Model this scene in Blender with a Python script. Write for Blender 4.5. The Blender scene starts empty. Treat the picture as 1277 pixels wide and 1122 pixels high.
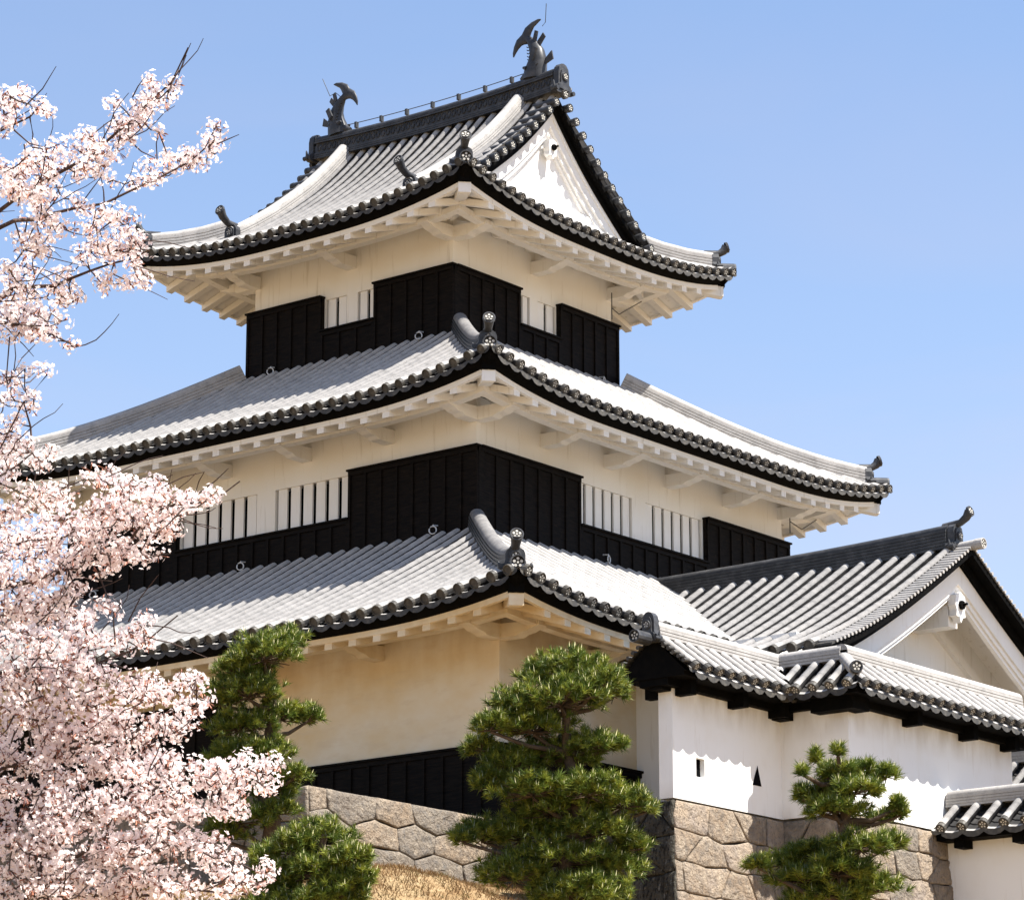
import bpy, math, random
import numpy as np
from mathutils import Vector, Matrix
random.seed(7); RNG = np.random.default_rng(7)
SC = bpy.context.scene; COL = SC.collection
R_ = math.radians

# ------------------------------------------------------------------ camera
IW, IH = 1277.0, 1122.0
CF, CP, CH = 4048.9, 0.2580, 0.6720
CC = np.array([44.013, -54.1, -15.509])
_d = np.array([-math.sin(CH), math.cos(CH), 0.0])
VF = math.cos(CP)*_d + np.array([0, 0, math.sin(CP)])
VR = np.array([_d[1], -_d[0], 0.0]); VU = np.cross(VR, VF)
cam = bpy.data.cameras.new('camera'); co = bpy.data.objects.new('camera', cam); COL.objects.link(co)
cam.sensor_width = 36.0; cam.lens = CF/IW*36.0; cam.clip_start = 0.5; cam.clip_end = 6000
m = Matrix(((VR[0], VU[0], -VF[0], CC[0]), (VR[1], VU[1], -VF[1], CC[1]), (VR[2], VU[2], -VF[2], CC[2]), (0, 0, 0, 1)))
co.matrix_world = m; SC.camera = co
def ray(px, py): return VF + VR*(px-IW/2)/CF - VU*(py-IH/2)/CF
def at(px, py, t): return CC + ray(px, py)*t
def on(px, py, ax, v):
    r = ray(px, py); return CC + r*(v-CC[ax])/r[ax]

# ------------------------------------------------------------------ light
SUN_EL, SUN_AZ = 60.0, 18.0          # azimuth measured from +x towards +y
w = bpy.data.worlds.new('World'); SC.world = w; w.use_nodes = True
nt = w.node_tree; bg = nt.nodes['Background']
sky = nt.nodes.new('ShaderNodeTexSky'); sky.sky_type = 'NISHITA'; sky.sun_disc = False
sky.sun_elevation = R_(SUN_EL); sky.sun_rotation = R_(90-SUN_AZ)
sky.air_density = 1.0; sky.dust_density = 0.4; sky.ozone_density = 3.2; sky.altitude = 50
# faint high cirrus veil mixed over the sky
_tc = nt.nodes.new('ShaderNodeTexCoord'); _mp = nt.nodes.new('ShaderNodeMapping'); _mp.inputs['Scale'].default_value = (2.2, 2.2, 9.0); _mp.inputs['Rotation'].default_value = (0.25, 0.15, 0.4)
_n = nt.nodes.new('ShaderNodeTexNoise'); _n.inputs['Scale'].default_value = 1.6; _n.inputs['Detail'].default_value = 7; _n.inputs['Distortion'].default_value = 0.6
_r = nt.nodes.new('ShaderNodeMapRange'); _r.inputs[1].default_value = 0.42; _r.inputs[2].default_value = 0.8; _r.inputs[3].default_value = 0.12; _r.inputs[4].default_value = 0.28
_m = nt.nodes.new('ShaderNodeMix'); _m.data_type = 'RGBA'; _m.inputs[7].default_value = (3.8, 3.1, 3.0, 1)
nt.links.new(_tc.outputs['Generated'], _mp.inputs[0]); nt.links.new(_mp.outputs[0], _n.inputs['Vector']); nt.links.new(_n.outputs[0], _r.inputs[0])
_s = nt.nodes.new('ShaderNodeSeparateXYZ'); nt.links.new(_tc.outputs['Generated'], _s.inputs[0])
_z = nt.nodes.new('ShaderNodeMapRange'); _z.inputs[1].default_value = 0.42; _z.inputs[2].default_value = 0.20; _z.inputs[3].default_value = 0.25; _z.inputs[4].default_value = 1.5
_u = nt.nodes.new('ShaderNodeMath'); _u.operation = 'MULTIPLY'; nt.links.new(_s.outputs[2], _z.inputs[0]); nt.links.new(_z.outputs[0], _u.inputs[0]); nt.links.new(_r.outputs[0], _u.inputs[1]); nt.links.new(_u.outputs[0], _m.inputs[0]); nt.links.new(sky.outputs[0], _m.inputs[6]); nt.links.new(_m.outputs[2], bg.inputs[0]); bg.inputs[1].default_value = 0.086
sl = bpy.data.lights.new('sun', 'SUN'); so = bpy.data.objects.new('sun', sl); COL.objects.link(so)
sl.energy = 5.0; sl.angle = R_(0.53); sl.color = (1.0, 0.955, 0.88)
sv = Vector((math.cos(R_(SUN_EL))*math.cos(R_(SUN_AZ)), math.cos(R_(SUN_EL))*math.sin(R_(SUN_AZ)), math.sin(R_(SUN_EL))))
so.rotation_euler = sv.to_track_quat('Z', 'Y').to_euler(); so.location = (60, 20, 80)
SC.view_settings.view_transform = 'Standard'; SC.view_settings.look = 'None'
SC.view_settings.exposure = 1.40; SC.view_settings.gamma = 1.0; SC.view_settings.use_curve_mapping = False
SC.render.engine = 'CYCLES'; SC.cycles.max_bounces = 6; SC.cycles.diffuse_bounces = 4
SC.cycles.use_denoising = True

# ------------------------------------------------------------------ materials
def mat(name, base, rough=0.6, spec=0.3, noise=None, bump=None, trans=0.0):
    """noise=[(scale, colour, lo, hi, stretch)], bump=(scale, strength, dist)"""
    M = bpy.data.materials.new(name); M.use_nodes = True; t = M.node_tree; N = t.nodes; Lk = t.links
    b = N['Principled BSDF']; b.inputs['Roughness'].default_value = rough
    b.inputs['Specular IOR Level'].default_value = spec
    b.inputs['Base Color'].default_value = (*base, 1)
    tc = N.new('ShaderNodeTexCoord'); prev = None
    for (sc, colr, lo, hi, st) in (noise or []):
        mp = N.new('ShaderNodeMapping'); mp.inputs['Scale'].default_value = st
        Lk.new(tc.outputs['Object'], mp.inputs[0])
        n = N.new('ShaderNodeTexNoise'); n.inputs['Scale'].default_value = sc; n.inputs['Detail'].default_value = 6
        n.inputs['Roughness'].default_value = 0.6
        Lk.new(mp.outputs[0], n.inputs['Vector'])
        r = N.new('ShaderNodeMapRange'); r.inputs[1].default_value = lo; r.inputs[2].default_value = hi
        Lk.new(n.outputs[0], r.inputs[0])
        mx = N.new('ShaderNodeMix'); mx.data_type = 'RGBA'
        Lk.new(r.outputs[0], mx.inputs[0]); mx.inputs[7].default_value = (*colr, 1)
        if prev is None: mx.inputs[6].default_value = (*base, 1)
        else: Lk.new(prev, mx.inputs[6])
        prev = mx.outputs[2]
    if prev is not None: Lk.new(prev, b.inputs['Base Color'])
    if bump:
        n = N.new('ShaderNodeTexNoise'); n.inputs['Scale'].default_value = bump[0]; n.inputs['Detail'].default_value = 8
        n.inputs['Roughness'].default_value = 0.65
        Lk.new(tc.outputs['Object'], n.inputs['Vector'])
        bp = N.new('ShaderNodeBump'); bp.inputs['Strength'].default_value = bump[1]; bp.inputs['Distance'].default_value = bump[2]
        Lk.new(n.outputs[0], bp.inputs['Height']); Lk.new(bp.outputs[0], b.inputs['Normal'])
    if trans > 0:
        out = N['Material Output']; tr = N.new('ShaderNodeBsdfTranslucent'); ms = N.new('ShaderNodeMixShader')
        if prev is not None: Lk.new(prev, tr.inputs[0])
        else: tr.inputs[0].default_value = (*base, 1)
        ms.inputs[0].default_value = trans
        Lk.new(b.outputs[0], ms.inputs[1]); Lk.new(tr.outputs[0], ms.inputs[2]); Lk.new(ms.outputs[0], out.inputs[0])
    return M
S1 = (1, 1, 1)
PLASTER = mat('white_lime_plaster', (0.82, 0.805, 0.775), 0.85, 0.1, [(0.6, (0.79, 0.755, 0.69), 0.45, 0.75, (1, 1, .5)), (5, (0.56, 0.52, 0.45), 0.58, 0.82, (1.4, 1.4, .13))], (9, 0.15, 0.01))
PLASTER_WARM = mat('cream_plaster_warm_glow', (0.78, 0.72, 0.60), 0.85, 0.1, [(0.35, (0.70, 0.54, 0.31), 0.36, 0.66, (1, 1, 1.6)), (3, (0.66, 0.54, 0.38), 0.52, 0.85, (.5, .5, 2))], (9, 0.2, 0.01))  # ochre in the cream also paints in warm bounced light
PLASTER_NEW = mat('fresh_white_plaster', (0.82, 0.81, 0.79), 0.8, 0.1, [(1.2, (0.76, 0.73, 0.68), 0.5, 0.8, (1, 1, .6)), (7, (0.62, 0.58, 0.52), 0.60, 0.86, (1.4, 1.4, .13))], (12, 0.12, 0.01))
PLASTER_WALL = mat('weathered_parapet_plaster', (0.82, 0.81, 0.79), 0.8, 0.1, [(1.2, (0.77, 0.74, 0.69), 0.5, 0.8, (1, 1, .6)), (7, (0.66, 0.62, 0.56), 0.60, 0.86, (1.4, 1.4, .13))], (12, 0.12, 0.01))
def grime_glow(M, zs, colr, amt):
    t = M.node_tree; b = t.nodes['Principled BSDF']; src = b.inputs['Base Color'].links[0].from_socket
    tc = t.nodes.new('ShaderNodeTexCoord'); sp = t.nodes.new('ShaderNodeSeparateXYZ'); t.links.new(tc.outputs['Object'], sp.inputs[0])
    n = t.nodes.new('ShaderNodeTexNoise'); n.inputs['Scale'].default_value = 2.6; n.inputs['Detail'].default_value = 6; mp = t.nodes.new('ShaderNodeMapping'); mp.inputs['Scale'].default_value = (1, 1, .35)
    t.links.new(tc.outputs['Object'], mp.inputs[0]); t.links.new(mp.outputs[0], n.inputs['Vector'])
    for (za, zb, k) in zs:
        r = t.nodes.new('ShaderNodeMapRange'); r.inputs[1].default_value = za; r.inputs[2].default_value = zb; r.inputs[3].default_value = 0; r.inputs[4].default_value = 1
        t.links.new(sp.outputs[2], r.inputs[0])
        m1 = t.nodes.new('ShaderNodeMath'); m1.operation = 'MULTIPLY'; t.links.new(r.outputs[0], m1.inputs[0])
        r2 = t.nodes.new('ShaderNodeMapRange'); r2.inputs[1].default_value = .38; r2.inputs[2].default_value = .68; r2.inputs[4].default_value = amt*k; t.links.new(n.outputs[0], r2.inputs[0]); t.links.new(r2.outputs[0], m1.inputs[1])
        mx = t.nodes.new('ShaderNodeMix'); mx.data_type = 'RGBA'; mx.inputs[7].default_value = (*colr, 1); t.links.new(m1.outputs[0], mx.inputs[0]); t.links.new(src, mx.inputs[6]); src = mx.outputs[2]
    t.links.new(src, b.inputs['Base Color'])
grime_glow(PLASTER_WALL, [(-4.6, -3.95, 1.0), (-5.75, -6.15, .7)], (0.42, 0.35, 0.26), .75)
grime_glow(PLASTER_WARM, [(-3.4, -2.1, .6)], (0.52, 0.36, 0.18), .75)  # ochre painted in towards the eaves as warm bounced glow
BOARD = mat('black_stained_boards', (0.0040, 0.0034, 0.0032), 0.6, 0.05, [(3, (0.016, 0.011, 0.008), 0.4, 0.75, (1, 1, 12))], (18, 0.25, 0.01))
BLACKWOOD = mat('black_lacquered_wood', (0.003, 0.003, 0.003), 0.7, 0.03, [(6, (0.007, 0.006, 0.005), 0.4, 0.8, S1)])
TILE = mat('silver_grey_roof_tile', (0.35, 0.335, 0.32), 0.8, 0.04, [(1.6, (0.42, 0.40, 0.38), 0.4, 0.65, S1), (6, (0.24, 0.23, 0.22), 0.5, 0.8, S1), (26, (0.17, 0.165, 0.155), 0.52, 0.85, S1)], (30, 0.1, 0.005))
TILE_PAN = mat('groove_shade_pan_tile', (0.035, 0.034, 0.034), 0.7, 0.05, [(3, (0.065, 0.062, 0.06), 0.45, 0.75, S1), (12, (0.02, 0.02, 0.02), 0.5, 0.85, S1)])  # near-black tone paints shade into the gaps between rolls
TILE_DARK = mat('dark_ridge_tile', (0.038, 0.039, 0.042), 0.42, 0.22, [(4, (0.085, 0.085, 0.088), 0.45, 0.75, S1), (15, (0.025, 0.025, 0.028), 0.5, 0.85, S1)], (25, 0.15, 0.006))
TILE_MID = mat('part_shaded_hip_roll', (0.16, 0.155, 0.155), 0.45, 0.3, [(3, (0.26, 0.25, 0.24), 0.4, 0.7, S1), (11, (0.07, 0.07, 0.07), 0.5, 0.85, S1)])  # roll tone with shade painted in, near hip ridges only
TILE_END = mat('dark_tile_face', (0.045, 0.042, 0.038), 0.55, 0.25, [(8, (0.10, 0.09, 0.075), 0.45, 0.7, S1)])
CREST = mat('pale_crest_relief', (0.50, 0.48, 0.43), 0.6, 0.3)
DARK = mat('dark_interior', (0.006, 0.006, 0.007), 0.9, 0.0)
STEEL = mat('galvanised_metal', (0.55, 0.55, 0.55), 0.35, 0.6)
WIRE = mat('dull_copper_wire', (0.05, 0.05, 0.05), 0.5, 0.4)
STONE = mat('rough_tuff_stone', (0.27, 0.205, 0.145), 0.9, 0.15, [(1.1, (0.33, 0.275, 0.215), 0.4, 0.65, S1), (6, (0.17, 0.145, 0.12), 0.45, 0.7, S1), (17, (0.11, 0.09, 0.072), 0.54, 0.72, (1.3, 1.3, .7)), (4, (0.40, 0.33, 0.25), 0.55, 0.72, S1)], (11, 1.0, 0.10))
STONE2 = mat('pale_tuff_stone', (0.35, 0.275, 0.20), 0.9, 0.15, [(1.3, (0.27, 0.225, 0.19), 0.4, 0.65, S1), (7, (0.22, 0.185, 0.15), 0.5, 0.72, S1), (17, (0.11, 0.09, 0.072), 0.54, 0.72, (1.3, 1.3, .7)), (4, (0.40, 0.33, 0.25), 0.55, 0.72, S1)], (11, 1.0, 0.10))
STONE3 = mat('grey_tuff_stone', (0.19, 0.16, 0.13), 0.9, 0.15, [(1.5, (0.26, 0.22, 0.175), 0.4, 0.65, S1), (8, (0.14, 0.13, 0.12), 0.48, 0.7, S1), (17, (0.11, 0.09, 0.072), 0.54, 0.72, (1.3, 1.3, .7)), (4, (0.40, 0.33, 0.25), 0.55, 0.72, S1)], (12, 1.0, 0.10))
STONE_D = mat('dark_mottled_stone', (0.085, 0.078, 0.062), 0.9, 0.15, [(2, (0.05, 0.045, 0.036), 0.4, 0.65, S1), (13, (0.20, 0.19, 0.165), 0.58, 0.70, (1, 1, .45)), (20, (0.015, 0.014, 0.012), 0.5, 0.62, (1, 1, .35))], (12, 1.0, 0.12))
JOINT = mat('dark_stone_joint', (0.035, 0.03, 0.025), 0.95, 0.0)
STRAW = mat('dry_straw_ground', (0.20, 0.125, 0.06), 0.95, 0.1, [(0.8, (0.27, 0.20, 0.11), 0.4, 0.65, S1), (7, (0.42, 0.31, 0.18), 0.5, 0.75, S1), (20, (0.16, 0.11, 0.06), 0.58, 0.8, S1)], (14, 0.6, 0.05))
BLADE = mat('dry_grass_blade', (0.22, 0.13, 0.06), 0.8, 0.1, [(1.5, (0.13, 0.085, 0.04), 0.45, 0.65, S1), (4, (0.12, 0.13, 0.04), 0.56, 0.7, S1)], trans=0.25)
NEEDLE = mat('pine_needle', (0.085, 0.125, 0.018), 0.5, 0.25, [(2.2, (0.04, 0.07, 0.012), 0.45, 0.65, S1), (6.5, (0.31, 0.33, 0.045), 0.47, 0.66, S1)], trans=0.28)
CANDLE = mat('pale_pine_candle', (0.40, 0.37, 0.20), 0.6, 0.2)
PBARK = mat('pine_bark', (0.07, 0.05, 0.035), 0.9, 0.1, [(9, (0.12, 0.085, 0.06), 0.45, 0.7, S1)], (20, 0.8, 0.03))
CBARK = mat('cherry_bark', (0.055, 0.035, 0.03), 0.8, 0.2, [(12, (0.12, 0.085, 0.07), 0.5, 0.75, S1)], (30, 0.5, 0.01))
PETAL = mat('pale_pink_petal', (0.94, 0.83, 0.805), 0.7, 0.1, [(9, (0.95, 0.87, 0.85), 0.45, 0.6, S1), (4, (0.88, 0.70, 0.68), 0.56, 0.76, S1)], trans=0.6)
CALYX = mat('red_brown_calyx', (0.44, 0.21, 0.16), 0.6, 0.2, [(15, (0.42, 0.17, 0.10), 0.45, 0.65, S1)])

# ------------------------------------------------------------------ mesh helpers
class MB:
    def __init__(s): s.v = []; s.f = []; s.m = []; s.s = []
    def add(s, vs, fs, mi=0, sm=False):
        o = len(s.v); s.v.extend([tuple(map(float, p)) for p in vs])
        for f in fs: s.f.append([o+i for i in f]); s.m.append(mi); s.s.append(sm)
    def hexa(s, p, mi=0):       # p: 4 bottom + 4 top
        s.add(p, [(0, 3, 2, 1), (4, 5, 6, 7), (0, 1, 5, 4), (1, 2, 6, 5), (2, 3, 7, 6), (3, 0, 4, 7)], mi)
    def box(s, a, b, mi=0):
        x0, x1 = sorted((a[0], b[0])); y0, y1 = sorted((a[1], b[1])); z0, z1 = sorted((a[2], b[2]))
        s.hexa([(x0, y0, z0), (x1, y0, z0), (x1, y1, z0), (x0, y1, z0), (x0, y0, z1), (x1, y0, z1), (x1, y1, z1), (x0, y1, z1)], mi)
    def sweep(s, rings, mi=0, closed=True, caps=True, sm=False):
        n = len(rings[0]); vs = [p for r in rings for p in r]; fs = []
        for i in range(len(rings)-1):
            for j in range(n if closed else n-1):
                k = (j+1) % n; fs.append((i*n+j, i*n+k, (i+1)*n+k, (i+1)*n+j))
        s.add(vs, fs, mi, sm)
        if caps and closed:
            s.add(rings[0], [tuple(range(n))[::-1]], mi); s.add(rings[-1], [tuple(range(n))], mi)
    def tube(s, pts, rads, n=7, mi=0, sm=True, caps=True):
        rings = []; pts = [np.array(p, float) for p in pts]
        for i, p in enumerate(pts):
            t = pts[min(i+1, len(pts)-1)]-pts[max(i-1, 0)]; t = t/(np.linalg.norm(t)+1e-9)
            a = np.array([0, 0, 1.0]) if abs(t[2]) < .9 else np.array([1.0, 0, 0])
            e1 = np.cross(t, a); e1 /= np.linalg.norm(e1); e2 = np.cross(t, e1)
            r = rads[i] if hasattr(rads, '__len__') else rads
            rings.append([p+r*(math.cos(2*math.pi*k/n)*e1+math.sin(2*math.pi*k/n)*e2) for k in range(n)])
        s.sweep(rings, mi, True, caps, sm)
    def build(s, name, mats, parent=None):
        me = bpy.data.meshes.new(name); me.from_pydata(s.v, [], s.f)
        for M in (mats if isinstance(mats, (list, tuple)) else [mats]): me.materials.append(M)
        me.polygons.foreach_set('material_index', s.m); me.polygons.foreach_set('use_smooth', s.s); me.update()
        o = bpy.data.objects.new(name, me); COL.objects.link(o)
        if parent is not None:
            o.parent = parent
            if parent.type == 'EMPTY': o.matrix_parent_inverse = Matrix.Translation(-Vector(parent.location))
        return o
def np_obj(name, V, F, mats, mi=None, parent=None):
    me = bpy.data.meshes.new(name); nv, nf, k = len(V), len(F), F.shape[1]
    me.vertices.add(nv); me.vertices.foreach_set('co', V.astype(np.float32).ravel())
    me.loops.add(nf*k); me.loops.foreach_set('vertex_index', F.astype(np.int32).ravel())
    me.polygons.add(nf); me.polygons.foreach_set('loop_start', np.arange(0, nf*k, k, dtype=np.int32))
    for M in mats: me.materials.append(M)
    if mi is not None: me.polygons.foreach_set('material_index', mi.astype(np.int32))
    me.update(calc_edges=True); me.validate()
    o = bpy.data.objects.new(name, me); COL.objects.link(o)
    if parent is not None:
        o.parent = parent
        if parent.type == 'EMPTY': o.matrix_parent_inverse = Matrix.Translation(-Vector(parent.location))
    return o
def thing(name, loc, label, cat, group=None):
    o = bpy.data.objects.new(name, None); COL.objects.link(o); o.location = loc; o.empty_display_size = .5
    o['label'] = label; o['category'] = cat; o['kind'] = 'thing'
    if group: o['group'] = group
    return o
def interp(tab):
    xs = [a for a, b in tab]; ys = [b for a, b in tab]
    # smooth (Catmull-Rom) table lookup
    def f(x):
        if x <= xs[0]: return ys[0]+(x-xs[0])*(ys[1]-ys[0])/(xs[1]-xs[0])
        if x >= xs[-1]: return ys[-1]+(x-xs[-1])*(ys[-1]-ys[-2])/(xs[-1]-xs[-2])
        i = max(j for j in range(len(xs)-1) if xs[j] <= x); h = xs[i+1]-xs[i]; t = (x-xs[i])/h
        m0 = (ys[i+1]-ys[max(i-1, 0)])/(xs[i+1]-xs[max(i-1, 0)]); m1 = (ys[min(i+2, len(xs)-1)]-ys[i])/(xs[min(i+2, len(xs)-1)]-xs[i])
        return (2*t**3-3*t*t+1)*ys[i]+(t**3-2*t*t+t)*h*m0+(-2*t**3+3*t*t)*ys[i+1]+(t**3-t*t)*h*m1
    return f

# ------------------------------------------------------------------ tiled roof generator
# mats for roofs: 0 TILE, 1 PAN, 2 TILE_END, 3 CREST
RM = [TILE, TILE_PAN, TILE_END, CREST, TILE_DARK]
def disc(mb, c, d, r, crest=True, ln=0.05, side=2):
    """round eave tile end: rim, recessed face, crest of six dots"""
    d = np.array(d, float); d /= np.linalg.norm(d)
    a = np.array([0, 0, 1.0]); e1 = np.cross(d, a); e1 /= np.linalg.norm(e1); e2 = np.cross(e1, d)
    c = np.array(c, float); n = 14
    def ring(rr, off): return [c+d*off+rr*(math.cos(2*math.pi*k/n)*e1+math.sin(2*math.pi*k/n)*e2) for k in range(n)]
    mb.sweep([ring(r, -ln), ring(r, ln*.8), ring(r*.96, ln), ring(r*.80, ln), ring(r*.77, ln*.6)], side, True, False, False)
    mb.add(ring(r*.77, ln*.6), [tuple(range(n))], 2)
    if crest:
        for k in range(6):
            rr = 0 if k == 5 else r*.46; an = math.pi/2+2*math.pi*k/5
            p = c+rr*(math.cos(an)*e1+math.sin(an)*e2)+d*ln*.9; q = r*(.14 if k == 5 else .19)
            pts = [p+q*(math.cos(2*math.pi*j/6)*e1+math.sin(2*math.pi*j/6)*e2) for j in range(6)]
            mb.add(pts, [tuple(range(6))], 3)
def roof_face(mb, A, U, N, L, P, lift, sp, r, dmin, dmax, crest=True, off=None, course=.27, detail=True):
    A = np.array(A, float); U = np.array(U, float); N = np.array(N, float)
    def pt(u, d, h=0.0):
        q = A+U*u+N*d; return np.array([q[0], q[1], P(d)+lift(u, d)+h])
    n = max(1, int(round(L/sp))); s = L/n; off = s/2 if off is None else off
    us = [off+i*s+random.uniform(-.008, .008) for i in range(n) if 0 < off+i*s < L]
    if not detail:
        edges = list(np.linspace(0, L, max(2, int(L/.8)))); edges = sorted(edges+[e for q in (1.43, 1.56) for e in (q-.001, q+.001, L-q-.001, L-q+.001) if 0 < e < L]); 
        for a, b in zip(edges[:-1], edges[1:]):
            k = 6; V = []
            for u in (a, b):
                for j in range(k+1):
                    d = dmin(u)+(dmax(u)-dmin(u))*j/k; V.append(pt(u, d))
            mb.add(V, [(j, j+1, k+2+j, k+1+j) for j in range(k)], 1)
        return
    for i, u in enumerate(us):
        d0, d1 = dmin(u), dmax(u)
        if d1-d0 < .12: continue
        ns = max(1, int(math.ceil((d1-d0)/.32))); seg = (d1-d0)/ns; rings = []
        na = 10
        for k in range(ns):
            for (dd, rr) in ((d0+k*seg, r), (d0+(k+1)*seg-.004, r*.925)):
                c = pt(u, dd); t = pt(u, dd+.05)-pt(u, dd-.05); t /= np.linalg.norm(t)
                u3 = np.array([U[0], U[1], 0]); nn = np.cross(u3, t); nn = nn if nn[2] > 0 else -nn
                jit = .022
                rings.append([c+rr*(math.cos(a)*u3+math.sin(a)*nn)+nn*jit for a in [math.pi*(-.20+1.40*j/(na-1)) for j in range(na)]])
        f0 = len(mb.f); mb.sweep(rings, 0, False, False, True)
        for fi in range(f0, len(mb.f)):
            if (fi-f0) % (na-1) in (0, 1, na-3, na-2): mb.m[fi] = 1  # lower flanks of each roll coloured dark as groove shade
        mb.add(rings[-1], [tuple(range(na))], 0)
        if d0 < .02:
            t = pt(u, .1)-pt(u, 0); t /= np.linalg.norm(t)
            disc(mb, pt(u, -.05, .012), -t+np.array([*(U*random.uniform(-.07, .07)), random.uniform(-.06, .06)]), r*random.uniform(1.03, 1.12), crest)
    # pan tiles between the rolls
    gaps = [(-off*0, us[0])] if us and us[0] > .05 else []
    gaps += list(zip(us[:-1], us[1:])); 
    if us and L-us[-1] > .05: gaps.append((us[-1], L))
    for (a, b) in gaps:
        cr = [a+(b-a)*q for q in (0, .22, .5, .78, 1)]; hh = [-.06, -.10, -.115, -.10, -.06]
        if b-a < sp*.7: hh = [h*.4 for h in hh]
        dm = min(dmin(u) for u in cr); dM = max(dmax(u) for u in cr)
        k0 = int(math.floor(dm/course)); k1 = int(math.ceil(dM/course))
        for k in range(k0, k1):
            da, db = k*course, (k+1)*course; V = []
            for (dd, h) in ((da, -.035), (da, .0), (db, -.030)):
                for u, z in zip(cr, hh):
                    lo, hi = dmin(u), dmax(u); de = min(max(dd, lo), hi); V.append(pt(u, de, h+z))
            mb.add(V, [(j, j+1, 6+j, 5+j) for j in range(4)], 2 if k > 0 else 2)
            mb.add(V, [(5+j, 6+j, 11+j, 10+j) for j in range(4)], 1)
        if dm < .02:         # hanging crescent lip of the end pan
            V = [pt(u, -.04, z+.0) for u, z in zip(cr, hh)]+[pt(u, -.05, z*1.6-.05-.0) for u, z in zip(cr, hh)]+[pt(u, .02, z) for u, z in zip(cr, hh)]
            mb.add(V, [(j, j+1, 6+j, 5+j) for j in range(4)], 2); mb.add(V, [(j, j+1, 11+j, 10+j) for j in range(4)], 0)
def eave_band(mb, A, U, N, L, lift, P0, sec, mi=0, m0=True, m1=True, step=.4):
    """closed section [(d, dz)] swept along the eave line, mitred at the ends"""
    A = np.array(A, float); U = np.array(U, float); N = np.array(N, float)
    n = max(2, int(L/step)); rings = []
    for i in range(n+1):
        ring = []
        for (d, dz) in sec:
            ua = d if m0 else 0; ub = L-d if m1 else L; u = ua+(ub-ua)*i/n
            q = A+U*u+N*d; ring.append((q[0], q[1], P0+lift(u, 0)+dz))
        rings.append(ring)
    mb.sweep(rings, mi, True, True, False)
def ridge_sweep(mb, pts, wid, hgt, layers=4, mi=0, top_r=None, cap=True, topmi=None):
    """stacked flat ridge tiles topped with a round roll, along a 3D polyline (base points)"""
    pts = [np.array(p, float) for p in pts]; top_r = top_r or wid*.36
    def sec():
        o = []; lh = hgt/layers
        for k in range(layers):
            wv = wid/2*(1-.10*k/layers); o += [(wv, k*lh), (wv, (k+.72)*lh), (wv-.022, (k+.76)*lh), (wv-.022, (k+1)*lh)]
        return o
    so_ = sec(); rings = []; roll = []
    for i, p in enumerate(pts):
        t = pts[min(i+1, len(pts)-1)]-pts[max(i-1, 0)]; h = np.array([t[0], t[1], 0]); h /= np.linalg.norm(h)
        sd = np.array([h[1], -h[0], 0]); up = np.cross(sd, t/np.linalg.norm(t)); up = up if up[2] > 0 else -up
        rings.append([p+sd*a+up*b for a, b in so_]+[p-sd*a+up*b for a, b in reversed(so_)])
        c = p+up*hgt
        roll.append([c+top_r*(math.cos(a)*sd*1.15+math.sin(a)*up) for a in [math.pi*(-.12+1.24*j/8) for j in range(9)]])
    mb.sweep(rings, mi, True, True, False)
    mb.sweep(roll, mi if topmi is None else topmi, True, True, True)
def resample(pts, step):
    out = [np.array(pts[0], float)]
    for a, b in zip(pts[:-1], pts[1:]):
        a, b = np.array(a, float), np.array(b, float); n = max(1, int(np.linalg.norm(b-a)/step))
        out += [a+(b-a)*(k+1)/n for k in range(n)]
    return out
# ridge end tile: arched plate with side scrolls and a crest disc. mats: 0 TILE_DARK, 1 -, 2 TILE_END, 3 CREST
OM = [TILE_DARK, TILE_DARK, TILE_END, CREST]
def end_tile(parent, c, d, wd, ht, horn=True, low_disc=True, hl=.55, crest_r=.11, name='ridge_end_tile'):
    mb = MB(); d = np.array([d[0], d[1], 0.0]); d /= np.linalg.norm(d); s = np.array([d[1], -d[0], 0]); z = np.array([0, 0, 1.0]); c = np.array(c, float)
    prof = [(.50, 0), (.62, .04), (.66, .16), (.56, .24), (.44, .26), (.40, .40), (.40, .68), (.34, .86), (.18, .97), (0, 1.0)]
    prof = prof+[(-a, b) for a, b in reversed(prof[:-1])]
    front = [c+s*a*wd+z*b*ht+d*.10 for a, b in prof]; back = [c+s*a*wd+z*b*ht-d*.06 for a, b in prof]
    mb.sweep([back, front], 0, True, True, False)
    inner = [c+s*a*wd*.68+z*(b*.72+.13)*ht+d*.10 for a, b in prof]; inner2 = [p+d*.035 for p in inner]
    mb.sweep([inner, inner2], 0, True, True, False)
    for sg in (1, -1):      # scrolls at the foot
        q = c+s*sg*wd*.60+z*ht*.10
        mb.tube([q+d*.02, q+d*.17], wd*.11, 9, 0)
        cur = [q+s*sg*wd*.02*k+z*ht*(.0+.07*k)*(1 if k < 4 else .9)+d*.05 for k in range(5)]
        mb.tube(cur, [wd*.09, wd*.08, wd*.06, wd*.045, wd*.02], 6, 0)
    disc(mb, c+z*ht*.56+d*.14, d, crest_r*.9, True, .03, 0)
    if low_disc: 
        disc(mb, c+z*ht*.10+d*.34, d, crest_r*1.3, True, .22, 0)
    if horn:
        k = [c+z*(ht*.92)-d*.25, c+z*(ht*.98)+d*.0, c+z*(ht*1.02)+d*hl*.4, c+z*(ht*1.02+hl*.22)+d*hl*.75, c+z*(ht*1.02+hl*.52)+d*hl*.95]
        mb.tube(k, [crest_r*.95, crest_r*.80, crest_r*.72, crest_r*.85, crest_r*1.0], 10, 0)
        e = d+z*.30; disc(mb, k[-1]+d*.02, e, crest_r*1.12, True, .03, 0)
    return mb.build(name, OM, parent)

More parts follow.
